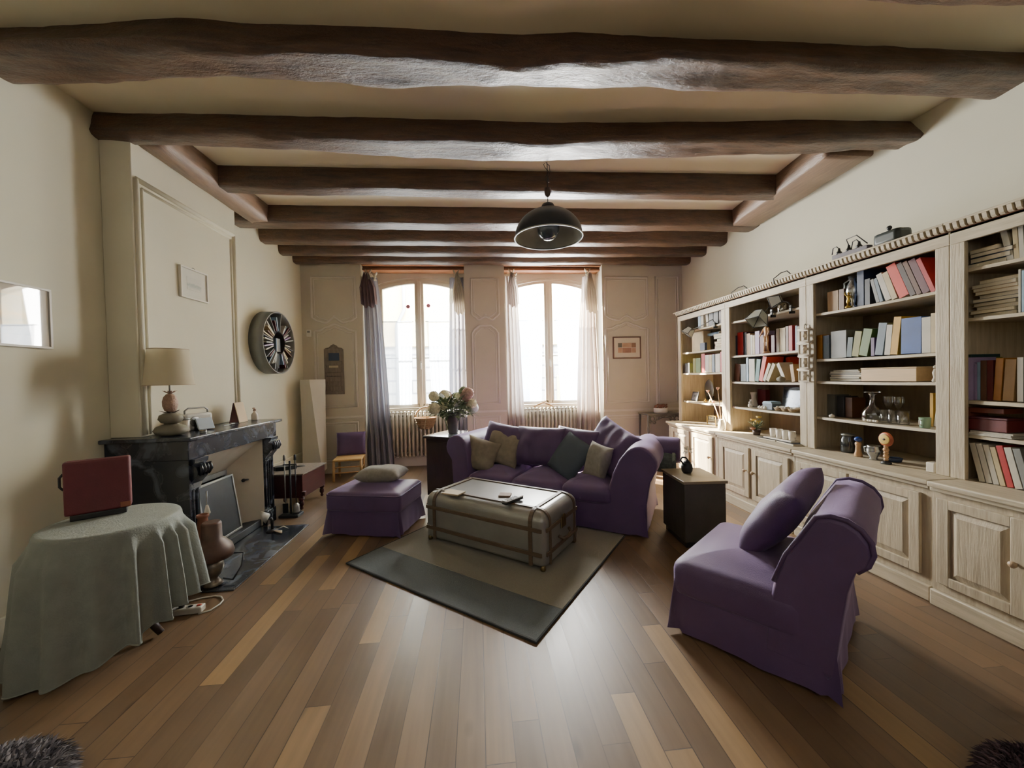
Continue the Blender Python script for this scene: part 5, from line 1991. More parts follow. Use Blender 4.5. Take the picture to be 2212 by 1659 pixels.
# ================================================================== windows: radiators, curtains, sheers
m_rad = mat('radiator_cream', '#aca492', rough=.45, var=.04, scale=6)
for k, (x0, x1, cx) in enumerate(OPEN):
    ra = thing('radiator', ['cream column radiator under the left window behind the basket', 'cream column radiator under the right window behind the sofa'][k], 'radiator', (cx - .03, 6.385, 0), group='cream radiators under the windows')
    w = .70
    n = 22
    col = MB()
    for i in range(n):
        x = -w + (i + .5) * 2 * w / n
        for dy in (-.05, .05):
            col.tube([(x, dy, .20), (x, dy, .905)], .021, 8, flat=1.0)
        col.tube([(x, -.055, .895), (x, 0, .915), (x, .055, .895)], .024, 8)
        col.tube([(x, -.055, .205), (x, 0, .19), (x, .055, .205)], .024, 8)
    col.build('column_section', m_rad, ra)
    MB().tube([(-w + .01, 0, .86), (w - .01, 0, .86)], .022, 8).build('header_pipe', m_rad, ra)
    MB().tube([(-w + .01, 0, .24), (w - .01, 0, .24)], .022, 8).build('header_pipe', m_rad, ra)
    for x in (-w + .06, w - .06):
        MB().tube([(x, 0, 0), (x, 0, .2)], .014, 8).build('foot', m_rad, ra)
    MB().tube([(-w, 0, .24), (-w - .015, 0, .24), (-w - .022, 0, .2), (-w - .022, 0, 0)], .012, 8).build('supply_pipe', m_rad, ra)

m_cur_l = sheer('curtain_silver_blue', '#908f9b', clear=.02, trans=.38, var=.08)
m_cur_r = sheer('curtain_silver_cream', '#b3a79f', clear=.02, trans=.45, var=.08)
m_swag = sheer('swag_linen', '#cbc4b2', clear=.0, trans=.35, var=.08)
m_swagd = sheer('swag_mauve', '#75656a', clear=.0, trans=.25, var=.1)


def drape(name, label, xt0, xt1, xb0, xb1, z0, z1, y, mtl, folds, depth, seed=0, waist=None, swag=None):
    cxm = (xt0 + xt1) / 2
    t = thing(name, label, 'curtain', (cxm, y, z0), group='silvery curtains hanging in the window niches')

    def fn(u, v):
        z = lerp(z1, z0, v)
        a, b = lerp(xt0, xb0, v ** .8), lerp(xt1, xb1, v ** .8)
        uu = u + .02 * noise.noise(Vector((u * 3, v * 2, seed)))
        ph = uu * folds * 2 * PI + .9 * noise.noise(Vector((v * 1.6, seed, u * 2)))
        amp = depth * (.55 + .45 * v)
        yy = amp * math.sin(ph) + amp * .35 * math.sin(2.3 * ph + seed)
        xx = lerp(a, b, u) + .25 * amp * math.cos(ph) + .006 * noise.noise(Vector((u * 9, v * 5, seed + 3)))
        return (xx - cxm, yy, z - z0)
    MB().grid(fn, 110, 40).build('cloth', mtl, t, smooth=True)
    return t


# swags: pieces of cloth knotted over hooks at the head of every curtain
def swag(t, x, z, w, h, mtl, seed, y=0, side=1):
    """gathered cloth piece hanging from a hook at (x,z) in the thing's frame"""
    def fn(u, v):
        g = min(1, .25 + v * 1.6) if v < .5 else 1
        xx = x + (u - .5) * w * g + side * .03 * v
        ph = u * 5 * 2 * PI
        yy = y - .03 + .028 * math.sin(ph + seed) * (1 - .3 * v)
        zz = z - v * h - .04 * math.sin(PI * u) * v + .02 * math.sin(ph * .5)
        return (xx, yy, zz)
    return MB().grid(fn, 50, 16).build('swag', mtl, t, smooth=True)


def bow(t, x, z, mtl, y=-.03, s=1.0):
    b = MB()
    b.ball((x, y, z), .028 * s, 10, 8)
    for sg in (-1, 1):
        b.tube([(x, y, z), (x + sg * .03 * s, y - .01, z + .05 * s), (x + sg * .05 * s, y - .01, z + .085 * s)], [.012 * s, .028 * s, .006], 8, flat=.45)
    b.tube([(x, y, z), (x + .01, y - .01, z - .07 * s)], [.014 * s, .03 * s], 8, flat=.4)
    return b.build('bow', mtl, t)


c1 = drape('curtain', 'long blue grey curtain on the left side of the left window', -1.80, -1.56, -1.78, -1.36, .03, 3.10, 6.27, m_cur_l, 4.5, .035, 1)
swag(c1, -.04, 3.12 - .0, .26, .50, m_swagd, 2, -.03)
bow(c1, -.01, 3.10, m_swag)
bow(c1, .085, 3.07, m_swag, s=.9)
c2 = drape('curtain', 'long blue grey curtain on the right side of the left window', -.42, -.20, -.50, -.19, .03, 3.10, 6.27, m_cur_l, 4, .035, 5)
swag(c2, .02, 3.12, .18, .62, m_swag, 4, -.03)
bow(c2, .0, 3.10, m_swag)
c3 = drape('curtain', 'pale curtain on the left side of the right window', .48, .66, .47, .78, .03, 3.12, 6.27, m_cur_r, 4, .035, 9)
swag(c3, .02, 3.13, .18, .52, m_cur_r, 6, -.03)
bow(c3, .02, 3.12, m_swag)
bow(c3, .075, 3.08, m_swag, s=.8)
c4 = drape('curtain', 'wider pale curtain on the right side of the right window', 1.79, 1.96, 1.60, 2.08, .03, 3.12, 6.27, m_cur_r, 5, .04, 13)
swag(c4, .02, 3.13, .20, .62, m_swag, 8, -.03, 1.4)
bow(c4, -.01, 3.13, m_swag)

m_sheer = sheer('sheer_blue_white', '#b7c9ec', clear=.34, trans=.75, var=.03)
m_rod = mat('thin_rod', '#8fa3b8', rough=.4, var=.05)
for k, (x0, x1, cx) in enumerate(OPEN):
    for sg in (-1, 1):
        a, b = (cx - .60, cx - .095) if sg < 0 else (cx + .095, cx + .60)
        side = 'left' if sg < 0 else 'right'
        t = thing('cafe_curtain', f'thin white half curtain on a rod, {side} casement of the {"left" if k == 0 else "right"} window', 'curtain', ((a + b) / 2, 6.485, 1.02), group='half height sheer curtains')
        w = (b - a) / 2
        MB().tube([(-w, 0, 1.40), (w, 0, 1.40)], .007, 8).build('rod', m_rod, t)

        def fn(u, v, sg=sg, w=w, k=k):
            inner = .0 if v > .0 else 0
            x = lerp(-w + .02, w - .02 - (.04 * v if sg < 0 else 0), u) + (.07 * v * (1 - u) if sg > 0 else 0)
            y = -.010 + .004 * math.sin(u * 7 * 2 * PI + v) * (.5 + .5 * v)
            return (x, y - .006, lerp(1.41, .015, v))
        MB().grid(fn, 80, 14).build('cloth', m_sheer, t, smooth=True)

m_pinkst = mat('pink_sticker', '#e0609a', rough=.5, var=.1)
for px, py in ((881, 662), (925, 660)):
    q = at_y(px, py, 6.50)
    o = thing('flower_sticker', f'small pink flower sticker on the {"left" if px < 900 else "right"} pane of the left window', 'sticker', (q.x, 6.52, q.z), group='pink flower stickers')
    f = MB()
    for i in range(6):
        a = R(60 * i)
        f.lathe([(.001, 0), (.016, 0), (.016, -.002), (.001, -.002)], (.020 * math.cos(a), 0, .020 * math.sin(a)), 10, axis='Y')
    f.build('petal', m_pinkst, o)
    MB().lathe([(.001, -.002), (.010, -.002), (.010, -.004), (.001, -.004)], n=10, axis='Y').build('centre', m_china, o)

# things on the radiators
o = thing('weather_station', 'small pale blue display unit standing at the left end of the left radiator', 'weather station', (-1.52, 6.37, .922), R(6))
MB().box(-.055, .055, -.02, .0, .005, .12, bev=.006, M=Matrix.Rotation(R(-14), 4, 'X')).build('housing', mat('pale_blue_plastic', '#a9bbd2', rough=.4, var=.03), o)
MB().box(-.035, .035, -.0225, -.019, .045, .10, bev=.001, M=Matrix.Rotation(R(-14), 4, 'X')).build('screen', mat('screen_grey', '#7f8a90', rough=.3, var=.03), o)
MB().prism([(-.005, 0), (.05, 0), (.02, .07)], -.02, .02, 'X').build('stand', m_wplast, o)
o = thing('coat_hanger', 'bare wooden coat hanger resting on the right radiator', 'coat hanger', (1.10, 6.36, .925))
MB().tube([(-.17, 0, .02), (-.10, -.005, .055), (-.02, 0, .085), (.02, 0, .085), (.10, -.005, .055), (.17, 0, .02)], [.010, .013, .013, .013, .013, .010], 8).build('hanger_arm', m_pinew, o)
MB().tube([(0, 0, .09), (0, 0, .115), (.018, 0, .13), (.03, 0, .118)], .003, 8).build('hook', m_zinc, o)
# basket hanging on the radiator
m_wick = mat('wicker', '#87704f', rough=.75, var=.25, scale=50, bump=.6, bscale=60, stretch=(1, 1, 2.2))
bkt = thing('wicker_basket', 'round wicker basket with handle hanging on the left radiator', 'basket', (-.845, 6.185, .66))
wv = MB()
prof = [(.085, 0), (.11, .02), (.145, .09), (.165, .16), (.168, .175), (.158, .172), (.138, .09), (.10, .025), (.001, .02)]
wv.lathe([(.001, 0)] + prof, n=32, sy=.8)
wv.build('bowl', m_wick, bkt)
for z, r in ((.04, .122), (.075, .14), (.11, .152), (.145, .163)):
    MB().tube([(r * math.cos(2 * PI * i / 32), .8 * r * math.sin(2 * PI * i / 32), z) for i in range(32)], .006, 6, closed=True).build('woven_band', m_wick, bkt)
MB().tube([(.168 * math.cos(2 * PI * i / 32), .134 * math.sin(2 * PI * i / 32), .175) for i in range(32)], .011, 8, closed=True).build('rim', mat('wicker_light', '#c49a66', rough=.7, var=.15, scale=40), bkt)
MB().tube([(.165 * math.cos(R(a)), .03, .175 + .17 * math.sin(R(a))) for a in range(0, 181, 15)], .010, 8).build('handle', m_wick, bkt)

# ------------------------------------------------------------------ flowers on the left cabinet
VX = at_z(964, 937, .769)
lx = Vector((PL.x, PL.y, 0)) + SU * .23 + SV * .26
va = thing('flower_vase', 'dark pottery vase on the glass topped cabinet left of the sofa', 'vase', (lx.x, lx.y, .769))
m_vase = mat('dark_vase', '#4a4244', rough=.45, var=.25, scale=9)
MB().lathe([(.001, 0), (.055, 0), (.062, .01), (.066, .10), (.078, .2), (.088, .25), (.084, .26), (.072, .25), (.06, .12), (.001, .02)], n=24).build('vase_body', m_vase, va)
bq = thing('bouquet', 'large mixed bouquet of hydrangeas and foliage in the dark vase', 'flowers', (lx.x - .03, lx.y, .975), group=None)
m_leaf = mat('leaf_green', '#8a9b74', rough=.6, var=.3, scale=30)
m_leafd = mat('leaf_dark', '#5f7054', rough=.6, var=.3, scale=30)
m_hyd = mat('hydrangea_cream', '#ddd8b8', rough=.8, var=.25, scale=60)
m_hydp = mat('hydrangea_pink', '#b09086', rough=.8, var=.25, scale=60)
m_whitef = mat('white_petal', '#c9cfd0', rough=.7, var=.1)
rnd = random.Random(5)


def leaf(mb, p, d, ln, wd, up=Vector((0, 0, 1))):
    d = d.normalized()
    s = d.cross(up)
    if s.length < .1:
        s = d.cross(Vector((1, 0, 0)))
    s.normalize()
    nn = s.cross(d)
    v = [mb._v(q) for q in (p, p + d * ln * .45 + s * wd + nn * wd * .3, p + d * ln - nn * ln * .12, p + d * ln * .45 - s * wd + nn * wd * .3)]
    m_ = mb._v(p + d * ln * .5)
    for i in range(4):
        mb.face([v[i], v[(i + 1) % 4], m_], 0, True)


heads = []
for i in range(20):
    a = rnd.uniform(0, 2 * PI)
    r = rnd.uniform(.05, .27)
    heads.append(Vector((r * math.cos(a) * 1.15, r * math.sin(a) * .9 - .05, rnd.uniform(.10, .30) + .06 * (1 - r / .26))))
fo = MB()
fd = MB()
for i in range(460):
    a = rnd.uniform(0, 2 * PI)
    e_ = rnd.uniform(-.25, 1.0)
    d = Vector((math.cos(a) * 1.2, math.sin(a), e_))
    p = d.normalized() * rnd.uniform(.06, .25)
    p.z = max(p.z, -.05) + .06
    leaf(fo if rnd.random() < .55 else fd, p, d + Vector((rnd.uniform(-.5, .5), rnd.uniform(-.5, .5), rnd.uniform(-.3, .4))), rnd.uniform(.06, .12), rnd.uniform(.018, .032))
fo.build('foliage', m_leaf, bq)
fd.build('foliage', m_leafd, bq)
st_ = MB()
for h in heads:
    st_.tube([(h.x * .1, h.y * .1, -.18), (h.x * .4, h.y * .4, -.02), h * .95], .004, 6)
st_.build('stem', m_leafd, bq)
for i, h in enumerate(heads):
    f = MB()
    rr = rnd.uniform(.048, .075)
    f.ball(tuple(h), rr * .99, 10, 8)
    for j in range(44):
        a, b = rnd.uniform(0, 2 * PI), math.acos(rnd.uniform(-.6, 1))
        d = Vector((math.sin(b) * math.cos(a), math.sin(b) * math.sin(a), math.cos(b)))
        p = h + d * rr
        s = d.orthogonal().normalized()
        t_ = d.cross(s)
        q = rnd.uniform(0, 2 * PI)
        for k4 in range(4):
            aa = q + k4 * PI / 2
            e1 = s * math.cos(aa) + t_ * math.sin(aa)
            e2 = s * math.cos(aa + .8) + t_ * math.sin(aa + .8)
            vs = [f._v(p - d * .003), f._v(p + e1 * .013), f._v(p + (e1 + e2) * .010 + d * .003), f._v(p + e2 * .013)]
            f.face(vs, 0, True)
    f.build('flower_head', [m_hyd, m_hydp, m_leaf, m_hyd, m_whitef][i % 5], bq)
tr_ = MB()
for k5, (dx, dy) in enumerate(((.30, -.05), (.36, -.02), (-.3, .02), (.26, .05))):
    tr_.tube([(dx * .2, dy, .06), (dx * .7, dy, .10), (dx, dy, .0), (dx * 1.08, dy, -.13), (dx * 1.08, dy, -.2)], [.004, .006, .006, .005, .001], 6, flat=.4)
for k5 in range(10):
    a = rnd.uniform(0, 2 * PI)
    d = Vector((math.cos(a) * 1.1, math.sin(a), rnd.uniform(.5, 1.4))).normalized()
    tr_.tube([d * .1, d * .25, d * .34 + Vector((0, 0, .01))], [.003, .002, .001], 5)
    for m6 in range(4):
        tr_.ball(tuple(d * (.26 + .025 * m6) + Vector((rnd.uniform(-.015, .015), rnd.uniform(-.015, .015), 0))), .007, 6, 5)
tr_.build('grass_blade', mat('pale_grass', '#a9b08c', rough=.6, var=.2), bq)

# ------------------------------------------------------------------ right pier: picture and carved console
m_wfr = mat('walnut_frame', '#5c4032', rough=.45, var=.2, scale=12)
t = thing('framed_print', 'brown framed print of six small brown views on the right pier', 'picture', (2.51, YB - .001, 1.725))
w, h = .243, .37
f = MB()
for a in ((-w, w, 0, .02), (-w, w, h - .02, h), (-w, -w + .02, .02, h - .02), (w - .02, w, .02, h - .02)):
    f.box(a[0], a[1], -.024, 0, a[2], a[3], bev=.003)
f.build('frame', m_wfr, t)
MB().box(-w + .02, w - .02, -.012, -.002, .02, h - .02).build('mount', mat('ivory_mount', '#d5cbb6', rough=.7, var=.02), t)
tl_ = [(-.155, -.085, .19, .265, '#4c4a44'), (-.08, .075, .19, .265, '#a98a72'), (.08, .155, .19, .265, '#7a5c48'), (-.155, -.085, .10, .182, '#b08a70'), (-.08, .075, .10, .182, '#8f6a58'), (.08, .155, .10, .182, '#b59078')]
for i, (xa, xb, za, zb, c) in enumerate(tl_):
    MB().box(xa, xb, -.0135, -.0119, za, zb).build('print_image', mat(f'print_tone_{i}', c, rough=.7, var=.25, scale=12), t)

ct = thing('console_table', 'small dark console with carved lacy apron against the right pier', 'console table', (2.945, 5.93, 0))
m_con = mat('grey_carved_wood', '#5b5750', rough=.6, var=.2, scale=20)
MB().box(-.29, .29, -.17, .20, .80, .825, bev=.006).build('table_top', m_con, ct)
ap = MB()
for sx in (-1, 1):
    for (ax, az, r, n_) in ((.20, .745, .038, 14), (.13, .755, .026, 12), (.245, .70, .024, 12), (.075, .772, .018, 10), (.175, .69, .02, 10)):
        ap.tube([(sx * ax + r * math.cos(2 * PI * i / n_), -.155, az + r * math.sin(2 * PI * i / n_)) for i in range(n_)], .0105, 6, closed=True)
    ap.tube([(sx * .27, -.155, .64), (sx * .25, -.155, .68), (sx * .19, -.155, .705), (sx * .12, -.155, .735), (sx * .05, -.155, .765), (0, -.155, .77)], .013, 6)
ap.box(-.27, .27, -.162, -.148, .785, .80, bev=.003)
ap.build('carved_apron', m_con, ct)
for sx in (-1, 1):
    for yy in (-.15, .17):
        MB().tube([(sx * .265, yy, .80), (sx * .268, yy, .5), (sx * .262, yy, .12), (sx * .27, yy, 0)], [.02, .015, .011, .014], 10).build('leg', m_con, ct)
MB().box(-.26, .26, -.14, .17, .15, .165, bev=.004).build('lower_shelf', m_con, ct)
bw = thing('white_pot', 'white pot of reddish dried flowers on the carved console', 'pot', (2.955, 5.93, .826))
MB().lathe([(.001, 0), (.10, 0), (.108, .01), (.108, .075), (.10, .08), (.098, .03), (.001, .025)], n=28).build('pot_body', m_china, bw)
fl2 = MB()
for i in range(90):
    a = rnd.uniform(0, 2 * PI)
    r = rnd.uniform(0, .10)
    fl2.ball((r * math.cos(a), r * math.sin(a), .08 + rnd.uniform(0, .05)), rnd.uniform(.008, .015), 6, 5)
fl2.build('dried_flowers', mat('dried_red', '#8a5c44', rough=.8, var=.3, scale=40), bw)
# ================================================================== pendant lamp
m_enam = mat('dark_blue_enamel', '#1f262c', rough=.38, var=.1, scale=5)
m_enin = mat('grey_enamel_inside', '#8f8d84', rough=.35, var=.15, scale=9)
m_chrome = mat('chrome', '#c9c9c6', rough=.12, metal=1, var=.03)
pd = thing('pendant_lamp', 'large dark enamel dome pendant hanging from the second ceiling beam', 'pendant lamp', (.625, 3.19, 2.63))
prof = [(.285 * math.sin(R(a)), .235 * math.cos(R(a))) for a in range(12, 91, 6)]
MB().lathe([(.062, .232)] + prof[1:] + [(.287, -.008), (.283, -.008), (.281, .0)] + [(.278 * math.sin(R(a)), .228 * math.cos(R(a))) for a in range(86, 12, -6)] + [(.055, .225)], n=56, cap=False).build('lamp_shade', m_enam, pd)
MB().lathe([(.2795, -.001)] + [(.276 * math.sin(R(a)), .225 * math.cos(R(a))) for a in range(86, 10, -6)] + [(.03, .222)], n=48, cap=False).build('shade_lining', m_enin, pd)
MB().tube([(.287 * math.cos(2 * PI * i / 56), .287 * math.sin(2 * PI * i / 56), -.006) for i in range(56)], .0055, 6, closed=True).build('rim', mat('pale_rim', '#c9cac4', rough=.4, var=.02), pd)
MB().lathe([(.062, .22), (.06, .25), (.048, .275), (.02, .29), (.006, .292)], n=28).build('neck_cap', m_enam, pd)
MB().ball((0, 0, .07), .095, 24, 16).build('bulb', mat('smoked_globe', '#2c3843', rough=.12, var=.1, spec=.8), pd)
MB().lathe([(.03, .15), (.03, .22)], n=14).build('lamp_holder', m_black, pd)
MB().tube([(0, 0, .29), (0, 0, .345)], .004, 8).tube([(0, 0, .40), (.0, .0, .63)], .004, 8).build('cord', m_black, pd)
MB().lathe([(.006, .335), (.022, .352), (.028, .375), (.026, .41), (.006, .415)], n=18).build('ceiling_cup', m_darkm, pd)
lpw = MB()
lpw.tube([(.0, .0, .45), (-.02, .01, .50), (.012, -.01, .545), (-.018, .0, .585), (-.03, .0, .61), (-.008, .0, .625), (.02, .0, .60), (.024, 0, .55), (.008, .0, .50), (.012, .0, .46)], .003, 6)
lpw.build('cord_loop', m_black, pd)

# ================================================================== ornaments in the bookcases
SH = lambda c, s: (CZ if s == 4 else SHELVES[c][s]) + .001


def put(name, label, cat, c, s, px, x=3.08, rotz=0, group=None, h=.08):
    z = SH(c, s)
    return thing(name, label, cat, (x, y_at(px, z + h, x), z), rotz, group)


m_gold = mat('gilt_metal', '#b8963f', rough=.3, metal=.9, var=.15)
m_glassg = glass('clear_glassware', (.93, .95, .95), .25, .03)
m_wood = mat('turned_beech', '#b98f62', rough=.4, var=.12, scale=9)
m_stone = mat('pale_stone', '#bdb5a4', rough=.8, var=.12, scale=30)
m_silver = mat('silver_plate', '#b9bcbd', rough=.2, metal=.9, var=.08)
m_flowery = mat('yellow_petal', '#cfb25a', rough=.7, var=.2, scale=30)
m_flowerp = mat('peach_petal', '#c98f78', rough=.7, var=.2, scale=30)
m_greyglass = mat('lantern_glass', '#aeb3a8', rough=.15, var=.1, spec=.8)

# --- farthest bookcase
t = put('framed_photo', 'small black photo frame on the fourth shelf of the farthest bookcase', 'photo frame', 0, 3, 1499, 3.06, h=.07)
T = Matrix.Rotation(R(12), 4, 'Y')
MB().box(0, .014, -.075, .075, 0, .13, bev=.003, M=T).build('frame', m_black, t)
MB().box(-.002, .0, -.06, .06, .015, .115, M=T).build('photo', mat('grey_photo', '#6a6a70', rough=.3, var=.5, scale=25), t)
MB().box(.01, .05, -.02, .02, 0, .08).build('prop', m_black, t)
t = put('oval_mirror', 'oval grey mirror plate leaning at the back of the farthest bookcase', 'mirror', 0, 3, 1531, 3.32, h=.15)
MB().lathe([(.001, 0), (.10, 0), (.105, .006), (.10, .012), (.001, .012)], (0, 0, .15), 30, axis='X', sy=1.4).build('plate', mat('tarnished_mirror', '#8b949c', rough=.25, metal=.5, var=.1), t)
MB().box(.0, .06, -.03, .03, 0, .06).build('stand', m_black, t)
for i, (px, s_) in enumerate(((1524, .022), (1536, .03))):
    t = put('brass_figure', ['tiny brass bell figure on the fourth shelf of the farthest bookcase', 'small round brass pot beside the brass bell in the farthest bookcase'][i], 'ornament', 0, 3, px, 3.03, h=.03)
    MB().lathe([(s_, 0), (s_ * 1.1, .01), (s_ * .6, s_ * 1.4), (s_ * .3, s_ * 1.7)], n=14).build('body', m_gold, t)
    MB().ball((0, 0, s_ * 1.9), s_ * .4, 8, 6).build('top_knob', m_gold, t)
t = put('dried_stems', 'bunch of tall pale dried flower stems on the cupboard end of the farthest bookcase', 'flowers', 0, 4, 1558, 2.90, h=.2)
MB().lathe([(.03, 0), (.04, .02), (.035, .09), (.022, .12), (.026, .13)], n=16).build('small_vase', m_china, t)
for (dy, hz) in ((.26, .46), (.06, .50), (.15, .33)):
    q = MB().tube([(0, 0, .02), (0, dy * .35, hz * .5), (0, dy, hz)], .005, 6)
    q.build('stem', m_pinew, t)
    MB().lathe([(.004, -.02), (.018, .0), (.02, .012), (.001, .014)], (0, dy, hz), 10).build('seed_head', m_flowerp, t)
t = put('glass_casket', 'small brass edged glass box on the counter of the farthest bookcase', 'box', 0, 4, 1546, 3.10, h=.06)
MB().box(-.06, .06, -.09, .09, .006, .125).build('glass_sides', m_glassg, t)
e_ = MB()
for a in (-.06, .06):
    for b_ in (-.09, .09):
        e_.tube([(a, b_, 0), (a, b_, .128)], .005, 6)
for z in (.003, .126):
    e_.tube([(-.06, -.09, z), (.06, -.09, z), (.06, .09, z), (-.06, .09, z)], .005, 6, closed=True)
e_.build('brass_edge', m_gold, t)
o = put('blue_tube', 'pale blue cardboard tube lying on the flat pile in the farthest bookcase', 'tube', 0, 1, 1543, 3.10)
o.location = (3.12, y_at(1543, zt + .02, 3.12) , zt + .022)
MB().tube([(0, -.12, 0), (0, .12, 0)], .02, 14).build('tube_body', cmat('pale blue'), o)
for sg in (-1, 1):
    MB().tube([(0, sg * .1201, 0), (0, sg * .126, 0)], .021, 14).build('end_cap', m_wplast, o)


# --- clamped glass lantern spots
def clamp_spot(label, cpx, cpy, zc, hpx, hpy, size, xh, tilt):
    """clamp on a shelf edge with a square glass head in front of the shelves"""
    cl = at_x(cpx, cpy, UF + .02)
    hd = at_x(hpx, hpy, xh)
    t = thing('clamp_lamp', label, 'lamp', (cl.x, cl.y, zc), 0, None)
    c = MB().box(-.012, .03, -.014, .014, -.048, -.022, bev=.003).box(-.012, -.0, -.014, .014, -.048, .035, bev=.003).box(-.012, .03, -.014, .014, .001, .016, bev=.003)
    c.build('clamp', m_black, t)
    MB().tube([(-.005, 0, .03), (-.03, 0, .06), tuple((hd - Vector((cl.x, cl.y, zc))) * .5 + Vector((0, 0, .03))), tuple(hd - Vector((cl.x, cl.y, zc)))], .005, 8).build('arm', m_black, t)
    R_ = Matrix.Translation(hd - Vector((cl.x, cl.y, zc))) @ Matrix.Rotation(R(tilt), 4, 'X') @ Matrix.Rotation(R(35), 4, 'Y') @ Matrix.Rotation(R(20), 4, 'Z')
    a, b_ = size * .34, size * .55
    hd_ = MB()
    q0 = [(-a, -a, size * .45), (a, -a, size * .45), (a, a, size * .45), (-a, a, size * .45)]
    q1 = [(-b_, -b_, -size * .45), (b_, -b_, -size * .45), (b_, b_, -size * .45), (-b_, b_, -size * .45)]
    hd_.rings([[R_ @ Vector(p) for p in q0], [R_ @ Vector(p) for p in q1]], True, True, False, 0, False)
    ho = hd_.build('lantern_head', m_greyglass, t)
    e = MB()
    e.tube([R_ @ Vector(p) for p in q1], .004, 6, closed=True)
    e.tube([R_ @ Vector(p) for p in q0], .004, 6, closed=True)
    for p0, p1 in zip(q0, q1):
        e.tube([R_ @ Vector(p0), R_ @ Vector(p1)], .004, 6)
    e.build('lantern_edge', m_iron, ho)
    return t


clamp_spot('square glass clamp lamp hanging in front of the farthest bookcase', 1544, 700, SHELVES[0][0], 1488, 716, .105, 2.90, 18)
clamp_spot('largest square glass clamp lamp, under the top shelf of the second bookcase', 1668, 674, SHELVES[1][0], 1638, 686, .135, 2.86, -14)
t = clamp_spot('clamp lamp turned up on the top shelf of the second bookcase', 1709, 668, SHELVES[1][0], 1676, 649, .10, 2.93, 70)
t = put('steel_beaker', 'bright steel beaker on the top shelf of the second bookcase', 'beaker', 1, 0, 1688, 3.06, h=.05)
MB().lathe([(.03, 0), (.033, .004), (.036, .09), (.033, .09), (.029, .01), (.001, .008)], n=18).build('beaker_body', m_chrome, t)
MB().tube([(.0, -.035, .075), (0, -.055, .065), (0, -.055, .03), (0, -.034, .02)], .004, 6).build('handle', m_chrome, t)

# --- second bookcase
t = put('artist_mannequin', 'jointed wooden artist mannequin standing on the second shelf of the second bookcase', 'figurine', 1, 1, 1655, 3.00, h=.12)
MB().lathe([(.032, 0), (.034, .004), (.034, .012), (.03, .014)], n=18).build('base', m_wood, t)
MB().ball((0, 0, .30), .022, 12, 8, s=(.85, .85, 1.25)).build('head', m_wood, t)
MB().lathe([(.010, .17), (.024, .185), (.018, .205), (.028, .24), (.026, .262), (.010, .272)], n=16, sx=.7).build('torso', m_wood, t)
for sg in (-1, 1):
    MB().tube([(0, sg * .014, .175), (0, sg * .022, .12), (.0, sg * .018, .10), (0, sg * .03, .015)], [.012, .010, .008, .006], 10).build('leg', m_wood, t)
    MB().tube([(0, sg * .03, .255), (-.01, sg * .05, .21), (-.02, sg * (.035 if sg < 0 else .07), .17)], [.009, .007, .005], 10).build('arm', m_wood, t)
MB().tube([(0, 0, .012), (0, .0, .17)], .003, 6).build('rod', m_chrome, t)
t = put('pebble_ornament', 'small mossy stone under the tent of leaning white books in the second bookcase', 'stone', 1, 2, 1687, 3.0, h=.03)
MB().ball((0, 0, .028), .035, 12, 8, s=(1, 1.3, .8)).jitter(.006, 30).build('stone', m_pebble, t)
t = put('twisted_vase', 'small pale twisted vase on the fourth shelf of the second bookcase', 'vase', 1, 3, 1628, 3.14, h=.08)
rs = []
for i in range(14):
    z = i / 13 * .165
    a = z * 9
    r = .032 + .012 * math.cos(i / 13 * 5)
    rs.append([(r * math.cos(a + 2 * PI * k / 16) * (1.15 if k % 4 == 0 else 1), r * math.sin(a + 2 * PI * k / 16) * (1.15 if k % 4 == 0 else 1), z) for k in range(16)])
MB().rings(rs, True, True, False).build('vase_body', m_stone, t)
t = put('white_rabbit_figure', 'little white sitting animal figure at the shelf edge beside the twisted vase', 'figurine', 1, 3, 1621, 3.01, h=.05)
b = MB().ball((0, 0, .025), .025, 12, 8, s=(1, 1.1, 1)).ball((-.004, -.004, .058), .016, 10, 8).tube([(0, .004, .068), (0, .008, .095)], [.005, .003], 6).tube([(0, -.008, .068), (0, -.012, .095)], [.005, .003], 6).ball((.02, .015, .015), .010, 8, 6)
b.build('figure', m_china, t)
for i, px in enumerate((1641, 1647, 1653)):
    t = put('white_shell', f'{["left", "middle", "right"][i]} one of three small white shells on the fourth shelf of the second bookcase', 'shell', 1, 3, px, 3.01, h=.02)
    MB().ball((0, 0, .016), .02, 10, 6, s=(1, 1.2, .8)).lathe([(.012, .022), (.004, .036), (.001, .04)], n=8).jitter(.002, 60, i).build('shell', m_china, t)
t = put('grey_casket', 'blue grey lidded box between white shells and shell baskets', 'box', 1, 3, 1667, 3.06, h=.04)
MB().box(-.05, .05, -.065, .065, 0, .06, bev=.003).build('box_body', cmat('blue grey'), t)
MB().prism([(-.068, .0605), (.068, .0605), (.05, .085), (-.05, .085)], -.053, .053, 'X').build('lid', cmat('pale blue'), t)
for i, px in enumerate((1686, 1702, 1718)):
    t = put('shell_basket', f'{["left", "middle", "right"][i]} shallow basket of seashells on the fourth shelf of the second bookcase', 'basket', 1, 3, px, 3.05, h=.03)
    MB().lathe([(.001, .003), (.045, .0), (.06, .03), (.055, .03), (.04, .006), (.001, .006)], n=20).build('basket_bowl', m_wick, t)
    sh_ = MB()
    for j in range(11):
        a = rnd.uniform(0, 2 * PI)
        r = rnd.uniform(0, .042)
        sh_.ball((r * math.cos(a), r * math.sin(a), .022 + rnd.uniform(0, .018)), rnd.uniform(.010, .016), 7, 5, s=(1, 1.3, .7))
    sh_.build('seashells', m_stone, t)
t = put('dark_picture', 'dark glazed picture leaning at the back of the fourth shelf of the second bookcase', 'picture', 1, 3, 1710, 3.30, h=.12)
T = Matrix.Rotation(R(8), 4, 'Y')
